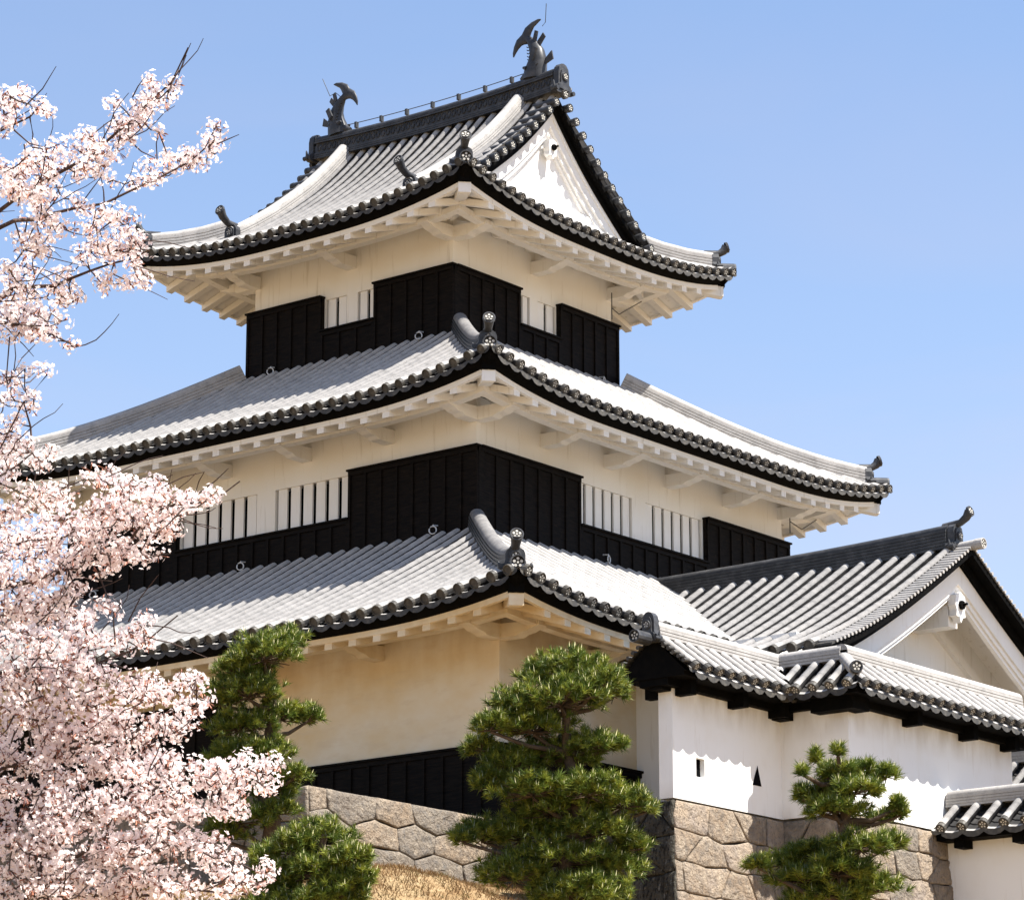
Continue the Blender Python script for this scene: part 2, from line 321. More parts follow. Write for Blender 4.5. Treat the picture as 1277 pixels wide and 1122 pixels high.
# ------------------------------------------------------------------ castle keep
keep = thing('castle_keep', (-5, 5, -6.1), 'three-storey white plastered castle keep with black board cladding and curved grey tile roofs', 'castle')
W2 = 13.0; D2 = 12.45; X3, Y3, W3, D3 = -3.125, 2.908, 6.75, 6.634; X1t, Y1t = 3.29, -3.29
def wall_face(mb, o, U, out, L, z0, z1, holes, depth=.28, mi=0, hole_mi=1):
    """vertical face with recessed openings (u0,u1,z0,z1)"""
    U = np.array([U[0], U[1], 0.]); O = np.array([out[0], out[1], 0.]); o = np.array([o[0], o[1], 0.])
    P = lambda u, z, dd=0: o+U*u+O*(-dd)+np.array([0, 0, z])
    us = sorted(set([0, L]+[h[0] for h in holes]+[h[1] for h in holes])); zs = sorted(set([z0, z1]+[h[2] for h in holes]+[h[3] for h in holes]))
    for a, b in zip(us[:-1], us[1:]):
        for c, d in zip(zs[:-1], zs[1:]):
            cu, cz = (a+b)/2, (c+d)/2
            if any(h[0] < cu < h[1] and h[2] < cz < h[3] for h in holes): continue
            mb.add([P(a, c), P(b, c), P(b, d), P(a, d)], [(0, 1, 2, 3)], mi)
    for h in holes:
        a, b, c, d = h
        f = [P(a, c), P(b, c), P(b, d), P(a, d)]; g = [P(a, c, depth), P(b, c, depth), P(b, d, depth), P(a, d, depth)]
        mb.add(f+g, [(0, 1, 5, 4), (1, 2, 6, 5), (2, 3, 7, 6), (3, 0, 4, 7)], mi)
        mb.add(g, [(0, 1, 2, 3)], hole_mi)
def clad(mb, o, U, out, regs, th=.15, batten=.50, top=None):
    """black boarded panels standing proud of the wall, with battens, rails and a drip ledge"""
    U = np.array([U[0], U[1], 0.]); O = np.array([out[0], out[1], 0.]); o = np.array([o[0], o[1], 0.])
    def bx(u0, u1, z0, z1, a, b):
        q = []
        for z in (z0, z1):
            for (u, dd) in ((u0, a), (u1, a), (u1, b), (u0, b)): q.append(o+U*u+O*dd+np.array([0, 0, z]))
        mb.hexa(q, 0)
    for (u0, u1, z0, z1) in regs:
        bx(u0, u1, z0, z1, -th, -.045)
        nz = max(1, int((z1-z0)/.24))            # lapped boards
        for k in range(nz):
            a = z0+(z1-z0)*k/nz; b = z0+(z1-z0)*(k+1)/nz
            q = [o+U*u0+O*(-.034)+np.array([0, 0, a]), o+U*u1+O*(-.034)+np.array([0, 0, a]), o+U*u1+O*(-.046)+np.array([0, 0, a]), o+U*u0+O*(-.046)+np.array([0, 0, a]),
                 o+U*u0+O*(-.040)+np.array([0, 0, b]), o+U*u1+O*(-.040)+np.array([0, 0, b]), o+U*u1+O*(-.046)+np.array([0, 0, b]), o+U*u0+O*(-.046)+np.array([0, 0, b])]
            mb.hexa(q, 0)
        nb = max(1, int(round((u1-u0)/batten)))
        for k in range(nb+1):
            c = u0+.035+(u1-u0-.07)*k/nb; bx(c-.035, c+.035, z0, z1, -.05, .0)
        bx(u0, u1, z1-.10, z1-.001, -.05, .006); 
        bx(u0-.02, u1+.02, z1, z1+.045, -th, .055)
def bars(parent, o, U, out, h, n, name='window_bar'):
    U = np.array([U[0], U[1], 0.]); O = np.array([out[0], out[1], 0.]); o = np.array([o[0], o[1], 0.])
    u0, u1, z0, z1 = h; p = (u1-u0)/n; bw = p*.70
    for k in range(n):
        mb = MB(); c = u0+p*(k+.5); q = []
        for z in (z0, z1):
            for (u, dd) in ((c-bw/2, -.05), (c+bw/2, -.05), (c+bw/2, -.10), (c-bw/2, -.10)): q.append(o+U*u+O*dd+np.array([0, 0, z]))
        mb.hexa(q, 0); mb.build(name, PLASTER_NEW, parent)
def ring_obj(parent, p, out):
    mb = MB(); O = np.array([out[0], out[1], 0.]); s = np.array([out[1], -out[0], 0.]); p = np.array(p, float)
    mb.tube([p-O*.02+np.array([0, 0, .16]), p+O*.14+np.array([0, 0, .14])], .018, 6)
    cc = p+O*.15+np.array([0, 0, .03]); rr = .088
    q = s*.95+O*.30
    mb.tube([cc+rr*(math.cos(a)*q+math.sin(a)*np.array([0, 0, 1.0])) for a in np.linspace(0, 2*math.pi, 15)], .016, 6)
    mb.build('hanging_ring', STEEL, parent)
WALLM = [PLASTER, DARK]
def tier(x1, y0, w_, d_, zb, zt, holesL, holesR, regsL, regsR, th, mt, name='wall'):
    """walls of one storey. x1,y0: outer (cladding) near corner; left face runs towards -x, right face towards +y"""
    mb = MB(); t = th
    wall_face(mb, (x1-t, y0+t), (-1, 0), (0, -1), w_-2*t, zb, zt, [(a-t, b-t, c, d) for a, b, c, d in holesL])
    wall_face(mb, (x1-t, y0+t), (0, 1), (1, 0), d_-2*t, zb, zt, [(a-t, b-t, c, d) for a, b, c, d in holesR])
    wall_face(mb, (x1-w_+t, y0+t), (0, 1), (-1, 0), d_-2*t, zb, zt, [])
    wall_face(mb, (x1-t, y0+d_-t), (-1, 0), (0, 1), w_-2*t, zb, zt, [])
    wl = mb.build(name, mt, keep)
    cb = MB()
    clad(cb, (x1, y0), (-1, 0), (0, -1), regsL, th)
    clad(cb, (x1, y0+.001), (0, 1), (1, 0), [(max(a, t) if a < t else a, b, c, d) for a, b, c, d in regsR], th)
    # returned end panels round the two far corners
    for (o, U, out, L) in (((x1-w_, y0+d_), (0, -1), (-1, 0), d_), ((x1, y0+d_), (-1, 0), (0, 1), w_)):
        z1 = max(r[3] for r in regsL); clad(cb, o, U, out, [(t, L-t, zb, z1)], th)
    cb.build('board_cladding', BOARD, wl)
    for h in [(a-t, b-t, c, d) for a, b, c, d in holesL]:
        bars(wl, (x1-t, y0+t), (-1, 0), (0, -1), h, max(2, int(round((h[1]-h[0])/.38))))
    for h in [(a-t, b-t, c, d) for a, b, c, d in holesR]:
        bars(wl, (x1-t, y0+t), (0, 1), (1, 0), h, max(2, int(round((h[1]-h[0])/.36))))
    return wl
# storey 3 (u measured from the near corner)
T3w = tier(X3, Y3, W3, D3, 6.2, 10.15, [(2.53, 3.17, 7.72, 8.56), (3.52, 4.22, 7.72, 8.56)], [(2.62, 3.14, 7.72, 8.56), (3.45, 4.18, 7.72, 8.56)],
           [(0, 2.53, 6.2, 8.6), (2.53, 4.25, 6.2, 7.70), (4.25, W3, 6.2, 8.6)], [(0, 2.60, 6.2, 8.6), (2.60, 4.20, 6.2, 7.70), (4.20, D3, 6.2, 8.6)], .15, WALLM)
T2w = tier(0, 0, W2, D2, .4, 4.2, [(3.85, 6.22, 1.90, 2.97), (6.80, 9.27, 1.90, 2.97)], [(3.82, 5.97, 1.90, 2.97), (6.51, 8.80, 1.90, 2.97)],
           [(0, 3.83, .4, 3.0), (3.83, 9.29, .4, 1.88), (9.29, W2, .4, 3.0)], [(0, 3.80, .4, 3.0), (3.80, 8.86, .4, 1.88), (8.86, D2, .4, 3.0)], .15, WALLM)
T1w = tier(X1t, Y1t, W2+2*3.29, D2+2*3.29, -6.1, -1.75, [], [], [(0, 7.6, -6.12, -4.48), (7.6, 19.5, -6.12, -2.75)], [(0, 19.0, -6.12, -4.48)], .13, [PLASTER_WARM, DARK])
for p in ((342, 466), (527, 422)): ring_obj(T3w, on(*p, 1, Y3), (0, -1))
ring_obj(T3w, on(748, 478, 0, X3), (1, 0))
for p in ((121, 744), (305, 709), (545, 664)): ring_obj(T2w, on(*p, 1, 0.0), (0, -1))
for p in ((753, 700),): ring_obj(T2w, on(*p, 0, 0.0), (1, 0))

def mk_lift(h, L, reach=5.0, dd=4.5):
    def f(u, d):
        c = min(u, L-u); a = max(0, 1-max(c, 0)/reach)**2.5
        return h*a*max(0, 1-max(d, 0)/dd)
    return f
def hip_eaves(parent, ex0, ex1, ey0, ey1, E, P0, hl, bays_x, bays_y, wall_in, full=True, reach=5.0, rlim=None):
    """underside of a roof: black fascia, white plastered eave with rafter ends, purlin, brackets, corner beams"""
    Lx, Ly = ex1-ex0, ey1-ey0
    sides = [((ex1, ey0), (-1, 0), (0, 1), Lx, bays_x), ((ex1, ey0), (0, 1), (-1, 0), Ly, bays_y),
             ((ex0, ey1), (1, 0), (0, -1), Lx, bays_x), ((ex0, ey1), (0, -1), (1, 0), Ly, bays_y)]
    fb = MB(); wb = MB(); wd = MB(); RS = .32
    for (A, U, N, L, nb) in sides:
        lf = mk_lift(hl, L, reach)
        eave_band(fb, A, U, N, L, lf, P0, [(.03, -.11), (.05, -.15), (.13, -.22), (.20, -.31), (.34, -.31), (.46, -.06), (.03, -.06)])
        eave_band(wb, A, U, N, L, lf, P0, [(.235, -.315), (.245, -.43), (.34, -.43), (.345, -.37), (E+.4, -.37+RS*(E+.055)), (E+.4, -.28+RS*(E+.055)), (.34, -.315)])
        A2 = np.array(A, float); U2 = np.array(U, float); N2 = np.array(N, float)
        nr = int(round((L-1.2)/.66)); s = (L-1.2)/nr
        for k in range(nr+1):
            u = .6+k*s; dm = min(u-.05, L-u-.05, E+.12)
            if dm < .6: continue
            lz = P0+lf(u, 0); q = []
            for zz in (-.565, -.40):
                for (du, d) in ((-.10, .262), (.10, .262), (.10, dm), (-.10, dm)):
                    p = A2+U2*(u+du)+N2*d; q.append((p[0], p[1], lz+zz+RS*(d-.265)))
            wb.hexa(q, 0)
        # purlin along the middle of the overhang
        dp = E-.80; zz = P0-.545+RS*(dp-.265)
        eave_band(wb, A, U, N, L, mk_lift(hl*.85, L, reach), 0, [(dp-.12, zz-.11), (dp-.12, zz+.03), (dp+.12, zz+.10), (dp+.12, zz-.11)])
        # brackets
        Lw = L-2*E
        for k in range(nb+1):
            u = E+.18+(Lw-.36)*k/nb; a = .15; lz = lf(u, 0)*.85; br = MB()
            prof = [(E+.2, zz-.27), (E-.38, zz-.265), (E-.50, zz-.21), (E-.66, zz-.195), (E-.80, zz-.14), (E-.98, zz-.105), (E-.98, zz-.02), (E+.2, zz+.05)]
            r0 = [(*(A2+U2*(u-a)+N2*d), z_+lz) for d, z_ in prof]; r1 = [(*(A2+U2*(u+a)+N2*d), z_+lz) for d, z_ in prof]
            br.sweep([r0, r1], 0, True, True); br.build('eave_bracket', wall_in, parent)
    fb.build('black_eave_board', BLACKWOOD, parent)
    wb.build('plastered_eave', wall_in, parent)
    for (cx, cy, sx, sy) in ((ex1, ey0, -1, 1), (ex1, ey1, -1, -1), (ex0, ey0, 1, 1), (ex0, ey1, 1, -1)):
        cb = MB(); dv = np.array([sx, sy])/math.sqrt(2); sd = np.array([-dv[1], dv[0]]); c0 = np.array([cx, cy], float)
        def bxd(a, b, z0a, z1a, z0b, z1b, wv, mi):
            q = []
            for top in (0, 1):
                for (t, sg) in ((a, -1), (a, 1), (b, 1), (b, -1)):
                    p = c0+dv*t+sd*sg*wv; z = (z1a if top else z0a) if t == a else (z1b if top else z0b); q.append((p[0], p[1], z))
            cb.hexa(q, mi)
        zc = P0+hl
        bxd(.40, E*1.41+.3, zc-.72, zc-.40, zc-.72+.25*E, zc-.36+.25*E, .135, 0)
        bxd(.30, .85, zc-.46, zc-.20, zc-.40, zc-.16, .155, 1)
        bxd(.34, .41, zc-.71, zc-.462, zc-.71, zc-.462, .148, 0)
        cb.build('corner_beam', [wall_in, BLACKWOOD], parent)
def hip_ridge(parent, cx, cy, sx, sy, P, hl, d0, d1, wid=.40, hgt=.30, reach=5.0, tipscale=1.0, big=True):
    lf = mk_lift(hl, 100, reach); pts = []
    for d in np.linspace(d0, d1, max(4, int((d1-d0)/.3))):
        pts.append((cx+sx*d, cy+sy*d, P(d)+lf(d, d)+.0))
    near = sx < 0 and sy > 0  # near ridge takes darker tile colours that paint in its shaded side
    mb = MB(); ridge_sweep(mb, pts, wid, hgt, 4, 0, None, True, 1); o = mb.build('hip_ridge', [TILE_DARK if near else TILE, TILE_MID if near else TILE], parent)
    dirv = (-sx, -sy); p = pts[0]
    end_tile(parent, (p[0]+dirv[0]*.06, p[1]+dirv[1]*.06, p[2]-.05), dirv, .50*tipscale, .46*tipscale, True, True, .34, .126)
    return o

def hip_roof(z, E, ex0, ex1, ey0, ey1, P, hl, sp, r, dtop, bx_, by_, pm, ylim=None):
    Lx, Ly = ex1-ex0, ey1-ey0; rf = MB()
    zero = lambda u: 0.0
    lx, ly = mk_lift(hl, Lx), mk_lift(hl, Ly)
    roof_face(rf, (ex1, ey0), (-1, 0), (0, 1), Lx, P, lx, sp, r, zero, lambda u: max(0, min(u, Lx-u, dtop)), False)
    roof_face(rf, (ex1, ey0), (0, 1), (-1, 0), Ly, P, ly, sp, r, zero, lambda u: max(0, min(u, Ly-u, dtop)), True)
    roof_face(rf, (ex0, ey1), (1, 0), (0, -1), Lx, P, lx, sp, r, zero, lambda u: max(0, min(u, Lx-u, dtop)), False, detail=False)
    roof_face(rf, (ex0, ey1), (0, -1), (1, 0), Ly, P, ly, sp, r, zero, lambda u: max(0, min(u, Ly-u, dtop)), False, detail=False)
    ro = rf.build('tiled_roof', RM, keep)
    hip_eaves(ro, ex0, ex1, ey0, ey1, E, z, hl, bx_, by_, pm)
    for (cx, cy, sx, sy) in ((ex1, ey0, -1, 1), (ex1, ey1, -1, -1), (ex0, ey0, 1, 1), (ex0, ey1, 1, -1)):
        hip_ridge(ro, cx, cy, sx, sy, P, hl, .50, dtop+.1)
    return ro
P1 = lambda d: -1.93+.46*d+.0142*d*abs(d)
P2 = lambda d: 4.05+.50*d+.0185*d*abs(d)
R1 = hip_roof(-1.93, 2.27, -18.56, 5.56, -5.56, 18.0, P1, .42, .42, .105, 5.60, 6, 6, PLASTER_WARM)
R2 = hip_roof(4.05, 1.86, -14.86, 1.86, -1.86, 14.31, P2, .50, .39, .10, 4.80, 5, 5, PLASTER)
# --- top roof: hip-and-gable
P3 = interp([(-.1, 9.60), (0, 9.65), (1.26, 10.25), (2.46, 11.02), (3.09, 11.49), (4.04, 12.26), (4.93, 13.12), (5.455, 13.70)])
ex0, ex1, ey0, ey1 = -12.01, -.99, .77, 11.68; YR = 6.225; VX = -2.42; Lx, Ly = ex1-ex0, ey1-ey0; dR = 5.455
vg = ex1-VX; rf = MB(); hl3 = .55; l3x, l3y = mk_lift(hl3, Lx), mk_lift(hl3, Ly); zero = lambda u: 0.0
def dm3(u):
    c = min(u, Lx-u); return max(0, c if c < vg+.06 else dR)
for (A, U, N, dt) in (((ex1, ey0), (-1, 0), (0, 1), True), ((ex0, ey1), (1, 0), (0, -1), False)):
    if dt:
        roof_face(rf, A, U, N, Lx, P3, l3x, .37, .098, zero, dm3, False)
    else: roof_face(rf, A, U, N, Lx, P3, l3x, .37, .098, zero, lambda u: max(0, min(u, Lx-u, dR)) if min(u, Lx-u) < vg+.06 else dR, False, detail=False)
roof_face(rf, (ex1, ey0), (0, 1), (-1, 0), Ly, P3, l3y, .36, .098, zero, lambda u: max(0, min(u, Ly-u, 1.95)), True)
roof_face(rf, (ex0, ey1), (0, -1), (1, 0), Ly, P3, l3y, .36, .098, zero, lambda u: max(0, min(u, Ly-u, 1.95)), False, detail=False)
# verge rolls lying across the gable edge with crested ends
for gx, sg in ((VX, 1), (ex0+vg, -1)):
    for side in (-1, 1):
        k = 0; s = .30 if True else 0; d = dR-.28
        while d > vg+.35:
            y = YR+side*(dR-d); z_ = P3(d)+.07
            rf.tube([(gx-sg*.62, y, z_), (gx+sg*.04, y, z_)], [.10, .105], 10, 4)
            disc(rf, (gx+sg*.06, y, z_), (sg, 0, 0), .112, True, .04, 4)
            slope = (P3(d+.05)-P3(d-.05))/.1; d -= .405/math.sqrt(1+slope*slope)
    disc(rf, (gx+sg*.12, YR, P3(dR)+.02), (sg, 0, 0), .12, True, .05, 2)
R3 = rf.build('tiled_roof', RM, keep)
hip_eaves(R3, ex0, ex1, ey0, ey1, 2.14, 9.65, hl3, 2, 2, PLASTER)
for (cx, cy, sx, sy) in ((ex1, ey0, -1, 1), (ex1, ey1, -1, -1), (ex0, ey0, 1, 1), (ex0, ey1, 1, -1)):
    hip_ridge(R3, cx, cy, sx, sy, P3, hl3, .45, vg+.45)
# descending ridges beside the gables
for dx in (-3.58, -9.42):
    for side in (-1, 1):
        pts = [(dx, YR+side*(dR-d), P3(d)+.02) for d in np.linspace(1.15, dR-.05, 18)]
        mb = MB(); ridge_sweep(mb, pts, .36, .27, 5, 0, .125); mb.build('descending_ridge', TILE, R3)
        end_tile(R3, (dx, pts[0][1]+side*.05, pts[0][2]-.08), (0, side), .50, .50, True, False, .50, .12)
# main ridge
mb = MB(); xs = np.linspace(ex0+vg+.10, VX-.10, 24)
bow = lambda x: .13*((x+6.5)/4.1)**2
ZR = 13.66; pts = [(x, YR, ZR+bow(x)) for x in xs]
ridge_sweep(mb, pts, .50, .17, 3, 0, .05); ridge_sweep(mb, [(a, b, c+.17) for a, b, c in pts], .38, .27, 1, 0, .05)
ridge_sweep(mb, [(a, b, c+.44) for a, b, c in pts], .46, .12, 2, 0, .13)
for i in range(46):                        # openwork relief band on the ridge side
    x = ex0+vg+.25+i*(VX-ex0-vg-.5)/45; z_ = ZR+bow(x)+.31
    for sd in (-1, 1):
        rg = [(x+.06*math.cos(a), YR+sd*(.20+.02*0), z_+.09*math.sin(a)) for a in np.linspace(0, 2*math.pi, 9)]
        mb.tube(rg, .018, 4, 0, False)
mr = mb.build('main_ridge', TILE_DARK, R3)
for sgn, gx in ((1, VX), (-1, ex0+vg)):
    end_tile(R3, (gx, YR, ZR+.08), (sgn, 0), .54, .80, False, False, .3, .13)
# ridge posts and lightning wire
mb = MB()
xs = [-9.2+.87*k for k in range(8)]
for x in xs: z_ = 14.38+bow(x); mb.box((x-.035, YR-.05, z_), (x+.035, YR+.05, z_+.16))
mb.tube([(x, YR, 14.50+bow(x)+.02) for x in np.linspace(-9.5, -3.2, 16)], .012, 5)
mb.tube([(-9.75, YR, 15.42), (-9.95, YR, 15.6), (-10.15, YR, 15.55), (-10.42, YR, 16.1)], .010, 5)
mb.tube([(-3.0, YR, 15.72), (-2.90, YR, 15.80), (-2.87, YR, 16.3)], .010, 5)
mb.build('lightning_wire', WIRE, R3)
# hanging wires below the far corners
for (ax, v, L_) in ((0, X3-.05, [(763, 384), (772, 392), (800, 376)]), (0, -.1, [(985, 650), (1000, 660), (1018, 648)])):
    pts = [on(*p, ax, v+.3) for p in L_]; mb = MB(); mb.tube(pts, .014, 5)
    mb.tube([pts[0]+np.array([0, 0, .4]), pts[0]-np.array([0, 0, .3])], .014, 5); mb.build('lightning_wire', WIRE, keep)
# gables with barge boards
def arc_strip(mb, x0, x1, da, db, off_in, off_out, yc, Pf, dr, side, mi=0, n=16):
    """board that follows the roof curve; off = vertical offsets below the tile line"""
    rings = []
    for d in np.linspace(da, db, n):
        y = yc+side*(dr-d); zt = Pf(d)
        rings.append([(x0, y, zt-off_out), (x1, y, zt-off_out), (x1, y, zt-off_in), (x0, y, zt-off_in)])
    mb.sweep(rings, mi, True, True)
def gegyo(mb, x, yc, zc, s, mi_w=0, mi_b=1):
    out = [(0, .55), (.30, .42), (.34, .05), (.26, -.10), (.30, -.32), (.12, -.36), (0, -.55), (-.12, -.36), (-.30, -.32), (-.26, -.10), (-.34, .05), (-.30, .42)]
    mb.sweep([[(x-.14, yc+a*s, zc+b*s) for a, b in out], [(x+.05, yc+a*s, zc+b*s) for a, b in out]], mi_w)
    h = [(x+.05, yc+.17*s*math.cos(a), zc+.08*s+.17*s*math.sin(a)) for a in np.linspace(0, 2*math.pi, 7)[:-1]]
    mb.sweep([h, [(x+.12, b, c) for a, b, c in h]], mi_b); mb.tube([(x+.10, yc, zc+.08*s), (x+.22, yc+.0, zc+.10*s)], .03*s+.01, 6, mi_b)
for sg, gx in ((1, VX), (-1, ex0+vg)):
    g = MB(); px_ = gx-sg*.32           # pediment front plane
    # solid gable wall
    ds = np.linspace(1.45, dR, 14); poly = [(px_-sg*.22, YR-(dR-d), P3(d)-.42) for d in ds]+[(px_-sg*.22, YR+(dR-d), P3(d)-.42) for d in ds[::-1][1:]]
    c = (px_-sg*.22, YR, 10.45); g.add(poly+[(px_-sg*.22, YR+4.1, 10.2), (px_-sg*.22, YR-4.1, 10.2), c], [(i, i+1, len(poly)+2) for i in range(len(poly)-1)]+[(len(poly)-1, len(poly), len(poly)+2), (len(poly), len(poly)+1, len(poly)+2), (len(poly)+1, 0, len(poly)+2)])
    for side in (-1, 1):
        arc_strip(g, px_-sg*.22, px_, 1.2, dR, .34, .74, YR, P3, dR, side)          # barge board
        arc_strip(g, px_-sg*.22, px_+sg*.045, 1.2, dR, .34, .46, YR, P3, dR, side)       # raised outer moulding
        arc_strip(g, px_-sg*.22, px_-sg*.07, 1.5, dR, .74, .92, YR, P3, dR, side)       # inner moulding
        arc_strip(g, px_-sg*.22, px_-sg*.14, 1.8, dR, .92, 1.02, YR, P3, dR, side)
    g.box((px_-sg*.22, YR-3.7, 10.3), (px_-sg*.02, YR+3.7, 10.80)); g.box((px_-sg*.22, YR-3.1, 10.80), (px_-sg*.10, YR+3.1, 11.06))
    gegyo(g, px_+sg*.02 if sg > 0 else px_+.1, YR, 12.36, .48)
    g.build('gable', [PLASTER_NEW, BLACKWOOD], R3)
    b = MB()
    for side in (-1, 1):
        arc_strip(b, px_-sg*.3, gx-sg*.06, 1.0, dR, .05, .17, YR, P3, dR, side)
        arc_strip(b, px_-sg*.1, px_+sg*.10, 1.1, dR, .16, .35, YR, P3, dR, side)
    b.build('black_verge_board', BLACKWOOD, R3)
# --- fish finials
def shachi(x, sg):
    z0 = 14.34+bow(x); S = 1.14 if sg > 0 else 1.08
    mb = MB(); cs = [(-.02, -.06, .60, .40), (.0, .12, .57, .42), (.06, .36, .46, .36), (.04, .56, .36, .30), (-.04, .74, .27, .23), (-.15, .88, .18, .15), (-.25, .98, .13, .10)]
    rings = []
    for i, (a, b, wv, tv) in enumerate(cs):
        n = cs[min(i+1, len(cs)-1)]; q = cs[max(i-1, 0)]; t = np.array([n[0]-q[0], n[1]-q[1]]); t /= np.linalg.norm(t); nrm = np.array([t[1], -t[0]])
        rings.append([(x+sg*S*(a+nrm[0]*wv/2*math.cos(h)), YR+tv/2*math.sin(h)*S, z0+S*(b+nrm[1]*wv/2*math.cos(h))) for h in np.linspace(0, 2*math.pi, 15)[:-1]])
    mb.sweep(rings, 0, True, True, True)
    # snout and brow at the foot
    mb.tube([(x-sg*.10, YR, z0+.06), (x-sg*.30, YR, z0+.05), (x-sg*.44, YR, z0+.0)], [.19, .13, .07], 9, 0)
    mb.tube([(x-sg*.16, YR-.17, z0+.2), (x-sg*.26, YR-.18, z0+.24)], [.07, .03], 7, 0); mb.tube([(x-sg*.16, YR+.17, z0+.2), (x-sg*.26, YR+.18, z0+.24)], [.07, .03], 7, 0)
    body = mb.build('fish_finial', TILE_DARK, keep)
    def fin(poly, y0, y1, nm):
        f = MB(); r0 = [(x+sg*S*a, YR+y0, z0+S*b) for a, b in poly]; r1 = [(x+sg*S*a, YR+y1, z0+S*b) for a, b in poly]
        f.sweep([r0, r1], 0); f.build(nm, TILE_DARK, body)
    # crescent tail as two tapering lobes
    t1 = MB(); up = [(-.24, .90, .15), (-.27, 1.02, .16), (-.20, 1.14, .14), (-.08, 1.24, .09), (.08, 1.30, .05), (.15, 1.31, .015)]
    dn = [(-.22, .94, .15), (-.34, .96, .16), (-.46, .90, .13), (-.54, .80, .09), (-.60, .68, .05), (-.62, .60, .015)]
    for lob in (up, dn):
        rings = []
        for i, (a, b, r) in enumerate(lob):
            n = lob[min(i+1, 5)]; q = lob[max(i-1, 0)]; t = np.array([n[0]-q[0], n[1]-q[1]]); t /= np.linalg.norm(t); nr = np.array([t[1], -t[0]])
            rings.append([(x+sg*S*(a+nr[0]*r*.85*math.cos(h)), YR+.045*math.sin(h)*(r/.16+.3), z0+S*(b+nr[1]*r*.85*math.cos(h))) for h in np.linspace(0, 2*math.pi, 11)[:-1]])
        t1.sweep(rings, 0, True, True, True)
    t1.build('tail_fin', TILE_DARK, body)
    fin([(.03, .78), (.22, .98), (.28, .88), (.10, .66)], -.02, .02, 'dorsal_fin'); fin([(-.02, .86), (.04, 1.06), (.12, 1.02), (.06, .76)], -.09, -.05, 'dorsal_fin')
    fin([(.24, .32), (.46, .50), (.50, .30), (.28, .22)], -.02, .02, 'dorsal_fin')
    fin([(.0, .40), (.10, .62), (.20, .56), (.08, .30)], -.26, -.20, 'side_fin')
    sc = MB()
    for i in range(7):
        for k in range(-1, 2):
            a, b = .06-.02*i+.11*k, .22+.095*i; sc.tube([(x+sg*(a-.05), YR-.185+.018*i, z0+b+.03), (x+sg*a, YR-.20+.018*i, z0+b-.01), (x+sg*(a+.05), YR-.185+.018*i, z0+b+.03)], .014, 4, 0)
    sc.build('scale_row', TILE_DARK, body)
shachi(-3.22, 1); shachi(-9.85, -1)

# ------------------------------------------------------------------ connecting building
conn = thing('connecting_building', (6, 6, -6.1), 'low plastered annexe with straight tiled gable roof joined to the right of the keep', 'building')
YC = 6.2; cE = 5.75; ceave = -2.49; GX = 8.92
PC = interp([(-.1, ceave-.03), (0, ceave), (1.3, -1.96), (2.9, -1.14), (4.4, -.28), (5.75, .55)])
z0f = lambda u, d: 0.0
rf = MB(); xa = .2
for (A, U, N, dt) in (((GX-.42, YC-cE), (-1, 0), (0, 1), True), ((xa, YC+cE), (1, 0), (0, -1), False)):
    roof_face(rf, A, U, N, GX-.42-xa, PC, z0f, .435, .11, lambda u: 0.0, lambda u: cE, False, off=.12 if dt else None, detail=dt, course=.24)
for side in (-1, 1):
    d = cE-.12
    while d > .05:        # comb of narrow verge tiles
        y = YC+side*(cE-d); z_ = PC(d)
        rf.tube([(GX-.46, y, z_+.02), (GX, y, z_-.005)], .042, 6, 0); sl_ = (PC(d+.05)-PC(d-.05))/.1
        d -= .155/math.sqrt(1+sl_*sl_)
    arc_strip(rf, GX-.46, GX-.03, 0, cE, .0, .05, YC, PC, cE, side, 2, 20)
disc(rf, (GX+.16, YC, PC(cE)+.02), (1, 0, 0), .125, True, .10, 0)
rf.tube([(GX-.5, YC, PC(cE)+.0), (GX+.1, YC, PC(cE)+.02)], .115, 10, 0)
cr = rf.build('tiled_roof', RM, conn)
mb = MB(); pts = [(x, YC, .42+.10*max(0, (x-3)/5)**2) for x in np.linspace(.15, GX-.55, 20)]
ridge_sweep(mb, pts, .50, .44, 6, 0, .14); mb.build('main_ridge', TILE_DARK, cr)
end_tile(cr, (GX-.48, YC, .48), (1, 0), .50, .62, True, False, .42, .11)
mb = MB()
for side in (-1, 1):
    arc_strip(mb, GX-.75, GX-.05, 0, cE, .055, .20, YC, PC, cE, side, 0, 20)
    arc_strip(mb, GX-.60, GX-.30, 0, cE, .20, .36, YC, PC, cE, side, 0, 20)
mb.build('black_verge_board', BLACKWOOD, cr)
mb = MB()
for side in (-1, 1):
    arc_strip(mb, GX-.62, GX-.42, .3, cE, .36, .80, YC, PC, cE, side, 0, 20)
    arc_strip(mb, GX-.62, GX-.47, .6, cE, .80, .92, YC, PC, cE, side, 0, 20)
    arc_strip(mb, GX-.62, GX-.52, .6, cE, .92, 1.02, YC, PC, cE, side, 0, 20)
gegyo(mb, GX-.42, YC-.02, -.78, .62); mb.build('bargeboard', [PLASTER_NEW, BLACKWOOD], cr)
mb = MB(); gw = GX-1.6
mb.box((gw-6.2, YC-cE+1.1, -6.1), (gw, YC+cE-1.1, -1.9))
ds = np.linspace(1.1, cE, 12); poly = [(gw-.001, YC-(cE-d), PC(d)-.2) for d in ds]+[(gw-.001, YC+(cE-d), PC(d)-.2) for d in ds[::-1][1:]]
mb.add(poly+[(gw-.001, YC, -1.95)], [(i, i+1, len(poly)) for i in range(len(poly)-1)]+[(len(poly)-1, 0, len(poly))])
mb.build('wall', PLASTER, conn)
mb = MB()
for (yy, zz) in ((YC, -.95),):
    mb.box((gw, yy-.19, zz-.24), (GX-.6, yy+.19, zz+.22))
mb.box((gw, YC-3.8, -2.75), (gw+.16, YC+3.8, -2.45))
